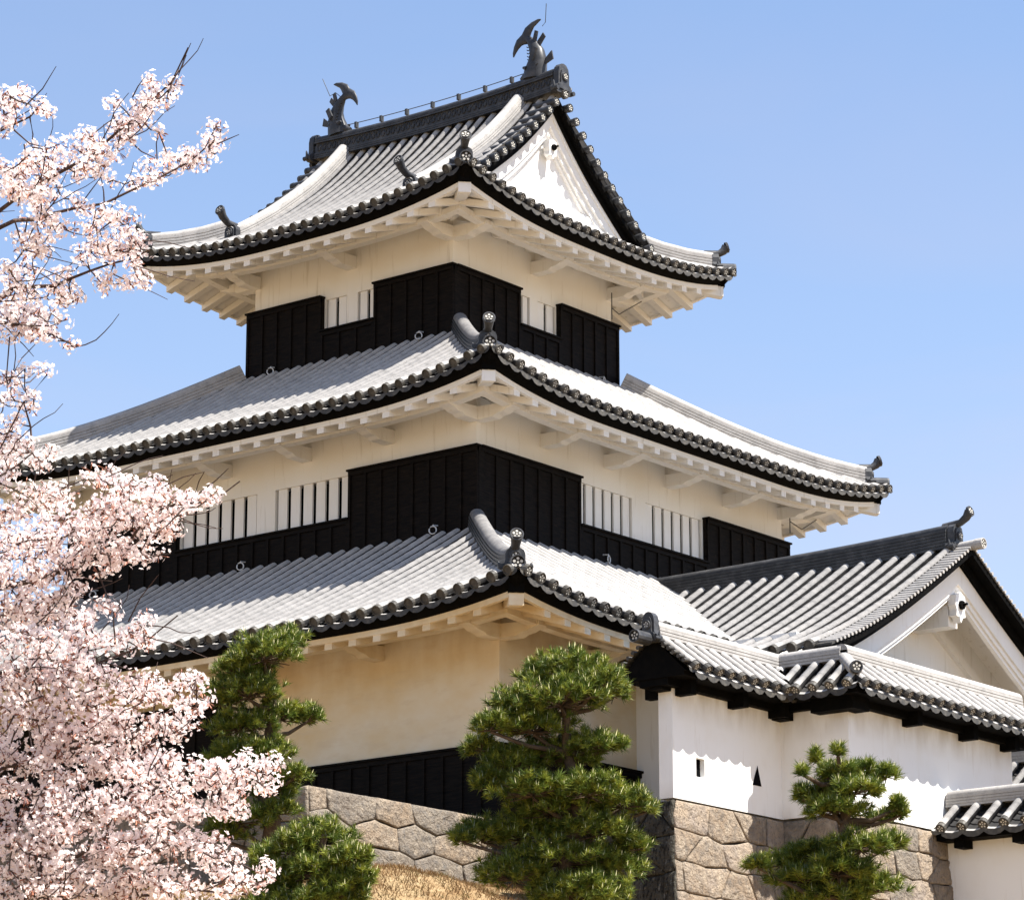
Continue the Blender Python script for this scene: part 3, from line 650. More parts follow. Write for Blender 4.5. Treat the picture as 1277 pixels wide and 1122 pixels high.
for s_ in (-1, 1):
    mb.hexa([(gw, YC+s_*3.6, -2.4), (gw+.12, YC+s_*3.6, -2.4), (gw+.12, YC+s_*3.2, -2.4), (gw, YC+s_*3.2, -2.4), (gw, YC+s_*.45, -.62), (gw+.12, YC+s_*.45, -.62), (gw+.12, YC+s_*.2, -.75), (gw, YC+s_*.2, -.75)])
mb.build('gable_beam', PLASTER, conn)
mb = MB()
arc_strip(mb, .6, GX-.62, .05, cE, .10, .2, YC, PC, cE, -1, 0, 8); arc_strip(mb, .6, GX-.62, .05, cE, .10, .2, YC, PC, cE, 1, 0, 8)
mb.build('soffit', PLASTER, conn)

# ------------------------------------------------------------------ plastered walls with tile copings
XA, YA, YJ, XB = 8.05, -3.94, -.22, 9.66; ZB = -6.1
def coping_face(mb, A, U, N, L, hw, ze, slope, sp, r, m0=0, m1=0, detail=True, crest=True):
    """m0/m1: +1 hip (ends run in), -1 valley (ends run out beyond L), 0 square verge"""
    P = lambda d: ze+slope*d
    def lo(u):
        v = 0.0
        if m0 < 0 and u < hw: v = max(v, hw-u)
        if m1 < 0 and u > L-hw: v = max(v, u-(L-hw))
        return min(v, hw)
    def hi(u):
        v = hw
        if m0 > 0: v = min(v, u)
        if m1 > 0: v = min(v, L-u)
        return max(0, v)
    roof_face(mb, A, U, N, L, P, lambda u, d: 0.0, sp, r, lo, hi, crest, detail=detail, course=.2)
wallA = thing('plaster_wall', (XA, YA, ZB), 'white plastered parapet wall with loopholes and a bent tile coping, on the stone base', 'wall')
th = .33; hw = .83; zeA = -3.64; sA = .76
def loop_holes(): return [(on(868, 950, 0, XA)[1]-YA, on(878, 950, 0, XA)[1]-YA, -5.50, -5.20)]
mb = MB(); h = loop_holes()[0]; tri_c = on(944, 960, 0, XA)[1]-YA
hh = [(h[0], h[1]+.02, on(872, 968, 0, XA)[2]-.01, on(872, 945, 0, XA)[2])]
wall_face(mb, (XA, YA), (0, 1), (1, 0), YJ-YA, ZB, -3.55, hh, .11)
wall_face(mb, (XA-th, YA), (1, 0), (0, -1), th, ZB, -3.55, [])
wall_face(mb, (XA, YJ), (1, 0), (0, -1), XB-XA, ZB, -3.55, [])
wall_face(mb, (XB, YJ), (0, 1), (1, 0), 6.4, ZB, -3.50, [])
wall_face(mb, (XB-th, YJ+6.4), (1, 0), (0, 1), th, ZB, -3.5, [])
wall_face(mb, (XA-th, YA), (0, 1), (-1, 0), YJ-YA+th, ZB, -3.55, []); wall_face(mb, (XA-th, YJ+th), (1, 0), (0, 1), XB-XA, ZB, -3.55, [])
wall_face(mb, (XB-th, YJ+th), (0, 1), (-1, 0), 6.4-th, ZB, -3.5, [])
wa = mb.build('wall', [PLASTER_WALL, DARK], wallA)
mb = MB()          # triangular loophole: splayed white reveal with dark opening
zc0, zc1 = on(944, 980, 0, XA)[2], on(944, 951, 0, XA)[2]; yc = YA+tri_c+.02
mb.add([(XA+.004, yc-.22, zc0), (XA+.004, yc+.24, zc0), (XA+.004, yc+.03, zc1)], [(0, 1, 2)], 0)
mb.add([(XA+.008, yc-.20, zc0+.01), (XA+.008, yc+.12, zc0+.01), (XA+.008, yc-.01, zc1-.05)], [(0, 1, 2)], 1)
mb.build('loophole', [PLASTER_NEW, DARK], wa)
mb = MB(); cxA, cyJ, cxB = XA-th/2, YJ+th/2, XB-th/2; y0 = YA-.42; yE = YJ+7.0
coping_face(mb, (cxA+hw, y0), (0, 1), (-1, 0), cyJ-y0, hw, zeA, sA, .41, .095, 0, -1)
coping_face(mb, (cxA, cyJ-hw), (1, 0), (0, 1), cxB+hw-cxA, hw, zeA, sA, .42, .10, -1, 1)
coping_face(mb, (cxB+hw, cyJ-hw), (0, 1), (-1, 0), yE-cyJ+hw, hw, zeA, sA, .41, .095, 1, 0)
coping_face(mb, (cxA-hw, y0), (0, 1), (1, 0), cyJ+hw-y0, hw, zeA, sA, .41, .095, 0, 1, False)
coping_face(mb, (cxA-hw, cyJ+hw), (1, 0), (0, -1), cxB-cxA+hw, hw, zeA, sA, .41, .095, 1, -1, False)
coping_face(mb, (cxB-hw, cyJ), (0, 1), (1, 0), yE-cyJ, hw, zeA, sA, .41, .095, -1, 0, False)
for s_ in (-1, 1):       # verge tiles at the free end
    d = hw-.06
    while d > 0: rf_y = y0; mb.tube([(cxA+s_*(hw-d), y0-.06, zeA+sA*d+.03), (cxA+s_*(hw-d), y0+.30, zeA+sA*d+.05)], .045, 6, 2); d -= .12
ca = mb.build('tile_coping', RM, wallA)
mb = MB(); zr = zeA+sA*hw-.02
ridge_sweep(mb, [(cxA, y0+.05, zr), (cxA, -2, zr), (cxA, cyJ+.0, zr)], .34, .20, 3, 0, .13); ridge_sweep(mb, [(cxA-.1, cyJ, zr), (cxB, cyJ, zr)], .34, .20, 3, 0, .13)
ridge_sweep(mb, [(cxB, cyJ-.1, zr), (cxB, 3, zr), (cxB, yE, zr)], .34, .20, 3, 0, .13)
hp = [(cxB+hw-.12-.0, cyJ-hw+.12, zeA+.15), (cxB+hw*.5, cyJ-hw*.5, zeA+sA*hw*.5+.03), (cxB, cyJ, zr)]
ridge_sweep(mb, hp, .22, .08, 1, 0, .11)
mb.build('main_ridge', TILE, ca)
end_tile(ca, (cxA, y0-.02, zr-.12), (0, -1), .36, .60, False, True, .3, .10)
m2 = MB(); p = np.array(hp[0]); disc(m2, p+np.array([.06, -.06, .13]), (1, -1, 0), .13, True, .06, 0); m2.build('ridge_end_tile', OM, ca)
# black eaves and beam ends below the coping
mb = MB()
def bsec(x0, y0_, x1, y1_): mb.box((x0, y0_, zeA-.20), (x1, y1_, zeA-.11))
bsec(cxA-hw+.12, y0+.02, cxA+hw-.10, cyJ-hw+.10); bsec(cxA-hw+.12, cyJ-hw+.101, cxB+hw-.10, cyJ+hw-.12); bsec(cxB-hw+.12, cyJ+hw-.119, cxB+hw-.10, yE-.05)
mb.box((cxA-.34, y0+.05, zeA-.34), (cxA+.33, cyJ-.34, zeA-.199)); mb.box((cxA-.34, cyJ-.339, zeA-.34), (cxB+.33, cyJ+.34, zeA-.199)); mb.box((cxB-.34, cyJ+.341, zeA-.34), (cxB+.33, yE-.1, zeA-.199))
def tri_end(yy): mb.sweep([[(cxA-hw+.06, yy, zeA-.12), (cxA+hw-.06, yy, zeA-.12), (cxA, yy, zr)], [(cxA-hw+.06, yy+.12, zeA-.12), (cxA+hw-.06, yy+.12, zeA-.12), (cxA, yy+.12, zr)]], 0)
tri_end(y0+.03)
for yy in (YA+.18, YA+1.95, YJ-.35): mb.box((cxA-.55, yy-.09, zeA-.48), (cxA+.55, yy+.09, zeA-.202))
for yy in (YJ+2.1, YJ+4.3, YJ+6.0): mb.box((cxB-.55, yy-.09, zeA-.48), (cxB+.55, yy+.09, zeA-.202))
mb.box((cxB-.5, cyJ-.5, zeA-.46), (cxB+.5, cyJ+.1, zeA-.203)); mb.box((cxA+.0, cyJ-.48, zeA-.50), (cxA+.48, cyJ, zeA-.2035))
mb.box((cxA-.14, y0+.1, zeA-.40), (cxA+.14, y0+.6, zeA-.299))
mb.build('black_eave_board', BLACKWOOD, wallA)

def coped_wall_x(name, x0, x1, yc_, zb, ze, hw_, sl, sp, r, label, rh=.26):
    t = thing(name, (x0, yc_, zb), label, 'wall')
    mb = MB(); mb.box((x0+.02, yc_-.17, zb), (x1, yc_+.17, ze-.1)); mb.build('wall', PLASTER_NEW, t)
    mb = MB()
    coping_face(mb, (x0, yc_-hw_), (1, 0), (0, 1), x1-x0, hw_, ze, sl, sp, r, 0, 0)
    coping_face(mb, (x1, yc_+hw_), (-1, 0), (0, -1), x1-x0, hw_, ze, sl, sp, r, 0, 0, False)
    c = mb.build('tile_coping', RM, t)
    mb = MB(); ridge_sweep(mb, [(x0, yc_, ze+sl*hw_-.02), (x1, yc_, ze+sl*hw_-.02)], .34, rh, 4, 0, .12); mb.build('main_ridge', TILE, c)
    mb = MB(); mb.box((x0+.03, yc_-hw_+.1, ze-.26), (x1, yc_+hw_-.1, ze-.09))
    k = x0+.5
    while k < x1: mb.box((k-.11, yc_-.55, ze-.42), (k+.11, yc_+.55, ze-.258)); k += 1.35
    mb.build('black_eave_board', BLACKWOOD, t)
    return t
coped_wall_x('plaster_wall', 9.70, 17.0, 3.5, -11, -6.08, .72, .70, .50, .105, 'lower white plastered wall with tile coping running right from the stone base', .24)
q = on(1270, 930, 1, 9.6)
coped_wall_x('gate_building', q[0]-.25, q[0]+9, 9.6, -9, q[2]-1.35, 1.3, .75, .45, .105, 'partly hidden gatehouse with tiled roof glimpsed behind the end of the parapet wall', .30)['category'] = 'gatehouse'

# ------------------------------------------------------------------ stone bases
def clip_poly(poly, nx, ny, c):        # keep points with nx*x+ny*y <= c
    out = []
    for i in range(len(poly)):
        a, b = poly[i], poly[(i+1) % len(poly)]; da, db = nx*a[0]+ny*a[1]-c, nx*b[0]+ny*b[1]-c
        if da <= 0: out.append(a)
        if (da < 0) != (db < 0) and abs(da-db) > 1e-12: t = da/(da-db); out.append((a[0]+(b[0]-a[0])*t, a[1]+(b[1]-a[1])*t))
    return out
def stone_face(mb, o, U, out, L, zt, zb, batter=.13, cw=.95, ch=.62, seed=1, m0=0, m1=0, mset=(0, 0, 1, 1, 2)):
    """battered wall of irregular fitted stones: cells of a jittered, stretched lattice"""
    rn = random.Random(seed); U = np.array([U[0], U[1], 0.]); O = np.array([out[0], out[1], 0.]); o = np.array([o[0], o[1], 0.])
    def P(u, z, dd=0.):
        e = batter*(zt-z); k = max(0, min(1, u/L)); uu = u-e*m0*(1-k)+e*m1*k
        return o+U*uu+O*(e+dd)+np.array([0, 0, z])
    mb.add([P(0, zb, -.05), P(L, zb, -.05), P(L, zt-.05, -.05), P(0, zt-.05, -.05)], [(0, 1, 2, 3)], 3)
    H = zt-zb; rows = max(1, int(round(H/ch))); seeds = []
    for r in range(rows):
        nx = max(1, int(round(L/cw*rn.uniform(.62, 1.5)))); ph = (r % 2)*.5-.25+rn.uniform(-.12, .12)
        for k in range(-1, nx+1): seeds.append(((k+.5+ph+rn.uniform(-.24, .24))*L/nx, (r+.5+rn.uniform(-.13, .13))*H/rows))
    asp = 2.3
    for (sx, sy) in seeds:
        poly = [(0, 0), (L, 0), (L, H), (0, H)]
        for (tx, ty) in seeds:
            if (tx, ty) == (sx, sy) or abs(tx-sx) > 3.2*cw or abs(ty-sy) > 3.2*ch: continue
            dx, dy = (tx-sx), (ty-sy)*asp*asp
            c = ((tx*tx-sx*sx)+(ty*ty-sy*sy)*asp*asp)/2; poly = clip_poly(poly, dx, dy, c)
            if len(poly) < 3: break
        if len(poly) < 3: continue
        c = (sum(p[0] for p in poly)/len(poly), sum(p[1] for p in poly)/len(poly)); ar = abs(sum(poly[i][0]*poly[(i+1) % len(poly)][1]-poly[(i+1) % len(poly)][0]*poly[i][1] for i in range(len(poly))))/2
        if ar < .02: continue
        mi = rn.choice(mset); dn = []; n = len(poly)
        for i in range(n):
            a_, b_ = poly[i], poly[(i+1) % n]; m_ = max(1, int(math.hypot(b_[0]-a_[0], b_[1]-a_[1])/.14)); w1 = rn.uniform(-.02, .02)
            for j in range(m_):
                f = j/m_; q = w1*math.sin(math.pi*f)+rn.uniform(-.006, .006)*(j > 0); l = math.hypot(b_[0]-a_[0], b_[1]-a_[1])+1e-6
                x, y = a_[0]+(b_[0]-a_[0])*f-(b_[1]-a_[1])/l*q, a_[1]+(b_[1]-a_[1])*f+(b_[0]-a_[0])/l*q
                dn.append((min(max(x, 0), L), min(max(y, 0), H)))
        n = len(dn); rings = []; tu, tv, tw = rn.uniform(-.03, .03), rn.uniform(-.03, .03), rn.uniform(-.012, .02)
        for (sc_, dd, ins, jt) in ((1.0, -.07, .010, 0), (1.0, -.010, .008, .002), (.985, .012, .014, .004), (.92, .022, .016, .007), (.72, .028, .02, .014), (.5, .030, .02, .016), (.27, .030, .01, .014)):
            ring = []
            for (u, z) in dn:
                du, dz = c[0]-u, c[1]-z; l = math.hypot(du, dz)+1e-6
                uu = c[0]-du*sc_+du/l*ins; zz = c[1]-dz*sc_+dz/l*ins
                ring.append(P(uu, zb+zz, dd+tw+tu*(uu-c[0])+tv*(zz-c[1])+rn.uniform(-jt, jt)))
            rings.append(ring)
        mb.sweep(rings, mi, True, False, True); mb.add(rings[-1]+[P(c[0], zb+c[1], .028+tw)], [(i, (i+1) % n, n) for i in range(n)], mi, True)
SM = [STONE, STONE2, STONE3, JOINT, STONE_D]
xL = 3.62; yP = -9.42
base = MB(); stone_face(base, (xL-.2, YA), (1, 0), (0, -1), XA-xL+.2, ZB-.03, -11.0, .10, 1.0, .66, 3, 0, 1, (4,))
stone_face(base, (XA, YA), (0, 1), (1, 0), YJ-YA, ZB-.03, -11.0, .10, .88, .60, 5, 1, 0)
stone_face(base, (XA, YJ), (1, 0), (0, -1), XB-XA, ZB-.03, -11.0, .10, .8, .7, 6, 0, 1)
stone_face(base, (XB, YJ), (0, 1), (1, 0), 6.4, ZB-.03, -11.0, .10, .85, .56, 8, 1, 0)
base.box((-19, YA+.06, -11), (XA-.06, 20, ZB-.04), 0); base.box((XA-.05, YJ+.06, -11), (XB-.06, YJ+6.4, ZB-.045), 0)
b_ = base.build('stone_wall', SM); b_['label'] = 'tall base of fitted rough stone blocks carrying the keep and white parapet wall'; b_['category'] = 'stone wall'; b_['kind'] = 'thing'
plat = MB(); stone_face(plat, (xL, yP), (0, 1), (1, 0), YA-yP-.02, ZB+.0, -9.0, .06, .9, .52, 11, 0, 0, (0, 2, 2))
stone_face(plat, (xL, yP), (-1, 0), (0, -1), 14, ZB+.0, -9.0, .06, 1.0, .62, 13, 1, 0, (0, 2, 2))
plat.box((xL-14, yP+.05, -9), (xL-.06, YA-.0, ZB-.02), 0)
p_ = plat.build('terrace_wall', SM); p_['label'] = 'low grey-brown stone terrace on the grassy slope, its end wall left of the middle pine'; p_['category'] = 'stone wall'; p_['kind'] = 'thing'

# ------------------------------------------------------------------ ground
def sstep(a, b, x): t = min(1, max(0, (x-a)/(b-a))); return t*t*(3-2*t)
def ground(x, y):
    ax = -7.55-.10*max(0, x-3.5)-1.6*sstep(4.5, 9, x)
    e = max(0, -y-8.5); z = ax-.22*min(e, 6)-.30*max(0, e-6)
    z -= .25*max(0, x-10)
    z = max(z, -17.1) if x*x+y*y < 4e4 else -17.1
    if y > 20: z = max(-17.1, z-.2*(y-20))
    if x < -25: z = max(-17.1, z-.2*(-x-25))
    z += .07*math.sin(x*1.3+.5*y)+.06*math.sin(y*1.9-x*.7)+.03*math.sin(x*4.1+y*2.3)*math.sin(y*3.7)
    return z
def axis(): 
    a = list(np.arange(-30, 50, .8)); return np.array([-3000, -1500, -700, -300, -150, -80, -50, -38]+a+[55, 65, 80, 120, 200, 400, 900, 2000, 3000.])
gx_, gy_ = axis(), axis()-14; V = [(x, y, ground(x, y)) for y in gy_ for x in gx_]; nx_ = len(gx_)
g = MB(); g.add(V, [(j*nx_+i, j*nx_+i+1, (j+1)*nx_+i+1, (j+1)*nx_+i) for j in range(len(gy_)-1) for i in range(nx_-1)], 0, True)
go = g.build('ground', STRAW); go['kind'] = 'structure'
# dry grass on the slope
n = 90000; X = RNG.uniform(-8, 9, n); Y = RNG.uniform(-17, -4.0, n); 
ok = ~(((X < xL+.15) & (Y > yP-.25)) | ((Y > -8) & (X > 7.9))); X, Y = X[ok], Y[ok]; Z = np.array([ground(a, b) for a, b in zip(X, Y)]); n = len(X)
h_ = RNG.uniform(.03, .11, n); an = RNG.uniform(0, 6.28, n); w_ = .010; lx_, ly_ = RNG.normal(0, .06, n), RNG.normal(0, .06, n)
V = np.stack([np.stack([X-np.cos(an)*w_, Y-np.sin(an)*w_, Z-.02], 1), np.stack([X+np.cos(an)*w_, Y+np.sin(an)*w_, Z-.02], 1), np.stack([X+lx_, Y+ly_, Z+h_], 1)], 1).reshape(-1, 3)
gr = np_obj('grass', V, np.arange(3*n).reshape(-1, 3), [BLADE]); gr['kind'] = 'stuff'; gr['label'] = 'dry straw coloured grass on the slope'; gr['category'] = 'grass'

# ------------------------------------------------------------------ pines
def pine(label, base_px, t, top_y, pads, dens=1.0, seed=1):
    rn = np.random.default_rng(seed); s = CF/t
    b = at(base_px[0], 1122, t); gz = ground(b[0], b[1])-.1; root = np.array([b[0], b[1], gz])
    T = thing('pine_tree', tuple(root), label, 'pine tree', 'pines on the slope below the castle')
    top = at(base_px[1], top_y+30, t)
    # sinuous trunk
    n = 9; tr = [root+(top-root)*k/n+np.array([math.sin(k*1.7+seed)*.10, math.cos(k*1.3+seed)*.10, 0])*(0 < k < n) for k in range(n+1)]
    mb = MB(); mb.tube(tr, [.17*(1-.8*k/n)+.02 for k in range(n+1)], 9); mb.build('trunk', PBARK, T)
    br = MB(); tv = []; dirs = []; Vn = []; Fn = []; Mi = []
    for (px, py, rx, ry) in pads:
        dt = rn.uniform(-.45, .45); c = at(px, py, t+dt); r = np.array([rx/s, rx/s*.9, ry/s])
        # limb from the trunk
        k = min(range(len(tr)), key=lambda i: abs(tr[i][2]-(c[2]-.3))); k = max(1, k)
        mid = (tr[k]+c)/2+np.array([0, 0, -.12]); br.tube([tr[k], mid, c-np.array([0, 0, r[2]*.4])], [.055, .04, .025], 6)
        rx *= 1.04; ry *= 1.0; r = r*np.array([1.04, 1, 1.02]); N = int(dens*rx*ry*.145)+12
        for _ in range(N):
            v = rn.normal(size=3); v /= np.linalg.norm(v); q = rn.uniform(.25, 1.0)**.6
            if v[2] < -.45: v[2] *= -.5
            wob = 1+.22*math.sin(7*v[0]+px)*math.cos(6*v[1]+py)
            p = c+v*r*q*wob; d = v*np.array([1, 1, 1])+np.array([0, 0, .75]); d /= np.linalg.norm(d)
            tv.append(p); dirs.append(d)
        for _ in range(int(N*.12)):
            v = rn.normal(size=3); v /= np.linalg.norm(v); p = c+v*r*.8; mb_ = c-np.array([0, 0, r[2]*.3]); br.tube([mb_, p], [.014, .006], 4)
    br.build('limb', PBARK, T)
    P = np.array(tv); D = np.array(dirs); M = len(P); K = 34
    # needles: thin triangles fanned round each shoot
    e1 = np.cross(D, rn.normal(size=(M, 3))); e1 /= np.linalg.norm(e1, axis=1)[:, None]; e2 = np.cross(D, e1)
    az = rn.uniform(0, 2*np.pi, (M, K)); sp = rn.uniform(.25, 1.35, (M, K)); ln = rn.uniform(.10, .175, (M, K))
    nd = D[:, None]*np.cos(sp)[..., None]+(e1[:, None]*np.cos(az)[..., None]+e2[:, None]*np.sin(az)[..., None])*np.sin(sp)[..., None]
    st = P[:, None]+D[:, None]*rn.uniform(-.07, .03, (M, K))[..., None]
    sd = np.cross(nd, rn.normal(size=(M, K, 3))); sd /= np.linalg.norm(sd, axis=2)[..., None]; wd = .008
    V = np.stack([st-sd*wd, st+sd*wd, st+nd*ln[..., None]], 2).reshape(-1, 3); F = np.arange(len(V)).reshape(-1, 3)
    np_obj('needles', V, F, [NEEDLE], None, T)
    # candles
    sel = rn.random(M) < .75; Pc = P[sel]; Dc = (D[sel]*.5+np.array([0, 0, .8])); Dc /= np.linalg.norm(Dc, axis=1)[:, None]; m_ = len(Pc)
    Vc = []; Fc = []; L_ = rn.uniform(.07, .15, m_)
    a = np.cross(Dc, [1, 0, 0]); a /= np.linalg.norm(a, axis=1)[:, None]; b2 = np.cross(Dc, a); rr = .014
    q0 = [Pc+rr*(a*math.cos(x)+b2*math.sin(x)) for x in (0, 2.09, 4.19)]; tip = Pc+Dc*L_[:, None]
    V = np.stack(q0+[tip], 1).reshape(-1, 3); i = np.arange(m_)[:, None]*4
    F = np.concatenate([i+np.array([[0, 1, 3]]), i+np.array([[1, 2, 3]]), i+np.array([[2, 0, 3]])]).reshape(-1, 3)
    np_obj('candles', V, F, [CANDLE], None, T)
pine('tall pine with a rounded cloud-pruned top against the cream wall, right of the cherry blossom', (330, 335), 57, 785,
     [(330, 815, 50, 28), (300, 835, 34, 26), (362, 800, 22, 22), (310, 862, 50, 24), (275, 870, 30, 26), (350, 892, 46, 18), (385, 893, 22, 14), (300, 905, 48, 20), (320, 940, 55, 22), (285, 945, 32, 24), (365, 965, 24, 14), (340, 985, 30, 20), (265, 975, 26, 22), (300, 1020, 44, 22), (345, 1010, 30, 18), (280, 1040, 36, 20)], 1.0, 3)
pine('low bushy pine with bright candles at the foot of the terrace wall', (415, 405), 53, 1010,
     [(400, 1045, 48, 24), (365, 1055, 34, 24), (435, 1068, 32, 20), (395, 1085, 60, 24), (430, 1105, 42, 22), (345, 1100, 36, 26), (400, 1125, 62, 26), (450, 1090, 20, 14), (330, 1070, 22, 18), (340, 1130, 40, 24)], 1.0, 4)
pine('largest pine in the middle, dark and layered, in front of the keep corner', (712, 712), 54, 815,
     [(712, 835, 48, 26), (745, 850, 38, 24), (675, 845, 34, 22), (700, 872, 66, 26), (640, 880, 34, 26), (765, 862, 20, 20), (612, 905, 24, 18), (665, 905, 50, 26), (600, 932, 24, 18), (640, 950, 44, 24), (690, 940, 40, 22), (735, 928, 42, 18), (765, 928, 20, 12), (720, 945, 34, 20), (665, 985, 52, 24), (610, 975, 26, 18), (735, 985, 52, 24), (775, 1000, 44, 20), (805, 1008, 18, 11), (690, 1010, 60, 24), (740, 1035, 60, 26), (650, 1040, 50, 24), (600, 1040, 34, 22), (578, 1045, 18, 14), (700, 1070, 74, 26), (640, 1090, 52, 26), (760, 1080, 50, 24), (720, 1110, 74, 24), (790, 1055, 26, 16), (720, 1120, 60, 30)], 1.05, 5)
pine('small open pine in front of the white parapet wall and its stone base', (1065, 1050), 50, 945,
     [(1045, 965, 32, 16), (1075, 960, 22, 12), (1105, 965, 16, 13), (1030, 990, 32, 16), (1065, 985, 38, 16), (1002, 990, 14, 14), (1040, 1008, 42, 16), (1095, 1022, 14, 13), (1118, 1015, 15, 11), (1120, 1003, 8, 11), (1072, 1055, 46, 18), (1110, 1050, 20, 13), (1010, 1065, 38, 17), (975, 1075, 28, 13), (945, 1078, 18, 9), (1045, 1085, 48, 20), (1000, 1095, 42, 16), (1080, 1105, 50, 18), (1030, 1120, 60, 20), (1000, 962, 5, 8), (1018, 945, 5, 10), (1045, 938, 6, 10)], 1.15, 6)

# ------------------------------------------------------------------ cherry tree
rn = np.random.default_rng(11); TC = 19.0
limbs = [   # (px, py, depth) main limbs read as routes of real boughs, trunk outside the frame on the left
 [(-420, 1500, 19.5), (-330, 1150, 19.5), (-210, 800, 19.4), (-120, 520, 19.2), (-60, 330, 19), (0, 263, 18.9), (56, 231, 18.8), (118, 199, 18.7), (150, 170, 18.6), (187, 132, 18.5), (211, 105, 18.5), (225, 87, 18.4), (234, 60, 18.4)],
 [(-90, 420, 19.2), (-40, 310, 19.0), (0, 283, 18.9), (45, 275, 19.1), (94, 259, 19.2), (131, 250, 19.2), (176, 235, 19.3), (203, 223, 19.3), (238, 206, 19.4), (257, 188, 19.4), (270, 158, 19.4)],
 [(-120, 520, 19.2), (-40, 420, 19.4), (20, 360, 19.5), (72, 355, 19.5), (112, 338, 19.4), (139, 330, 19.3), (187, 311, 19.2)],
 [(-60, 330, 19), (-20, 200, 18.6), (0, 162, 18.5), (37, 143, 18.4), (56, 128, 18.4)],
 [(-120, 520, 19.2), (-50, 450, 18.8), (0, 400, 18.6), (40, 405, 18.5), (88, 430, 18.5)],
 [(-210, 800, 19.4), (-80, 740, 19.0), (0, 735, 18.8), (59, 715, 18.6), (107, 696, 18.4), (150, 678, 18.3), (187, 643, 18.2), (219, 632, 18.1), (241, 637, 18.1), (267, 624, 18.0), (297, 600, 18.0)],
 [(-210, 800, 19.4), (-100, 640, 19.6), (0, 590, 19.8), (40, 560, 19.8), (30, 500, 19.8), (60, 468, 19.8)],
 [(-330, 1150, 19.5), (-120, 900, 18.4), (0, 830, 18.0), (60, 850, 17.9), (130, 830, 17.8), (190, 800, 17.8), (220, 770, 17.8)],
 [(-330, 1150, 19.5), (-100, 1010, 18.6), (0, 960, 18.2), (90, 930, 18), (170, 905, 18), (240, 870, 17.9)],
 [(-330, 1150, 19.5), (-80, 1060, 18.2), (40, 1020, 17.8), (130, 1000, 17.6), (220, 975, 17.5), (290, 965, 17.5), (350, 955, 17.4)],
 [(-330, 1150, 19.5), (-60, 1150, 18), (60, 1100, 17.6), (120, 1050, 17.5), (200, 1040, 17.4), (280, 1060, 17.4), (330, 1090, 17.4)],
 [(40, 1020, 17.8), (60, 1150, 17.5), (140, 1130, 17.4), (230, 1110, 17.3), (310, 1115, 17.3)],
]
nodes = []; tubes = []
for L in limbs:
    P = [at(*q) for q in L]; P = resample(P, .12)
    wv = np.cumsum(rn.normal(0, .010, (len(P), 3)), 0); wv -= np.linspace(0, 1, len(P))[:, None]*wv[-1]
    for i, p in enumerate(P): P[i] = p+rn.normal(0, .005, 3)+wv[i]
    n = len(P); r0 = (.10 if L is limbs[0] else .045) if L[0][0] < -300 else (.03 if L[0][0] < -100 else .02)
    rad = [max(.004, r0*(1-i/n)**1.4+.0035) for i in range(n)]
    tubes.append((P, rad)); nodes += [(p, r) for p, r in zip(P, rad)]
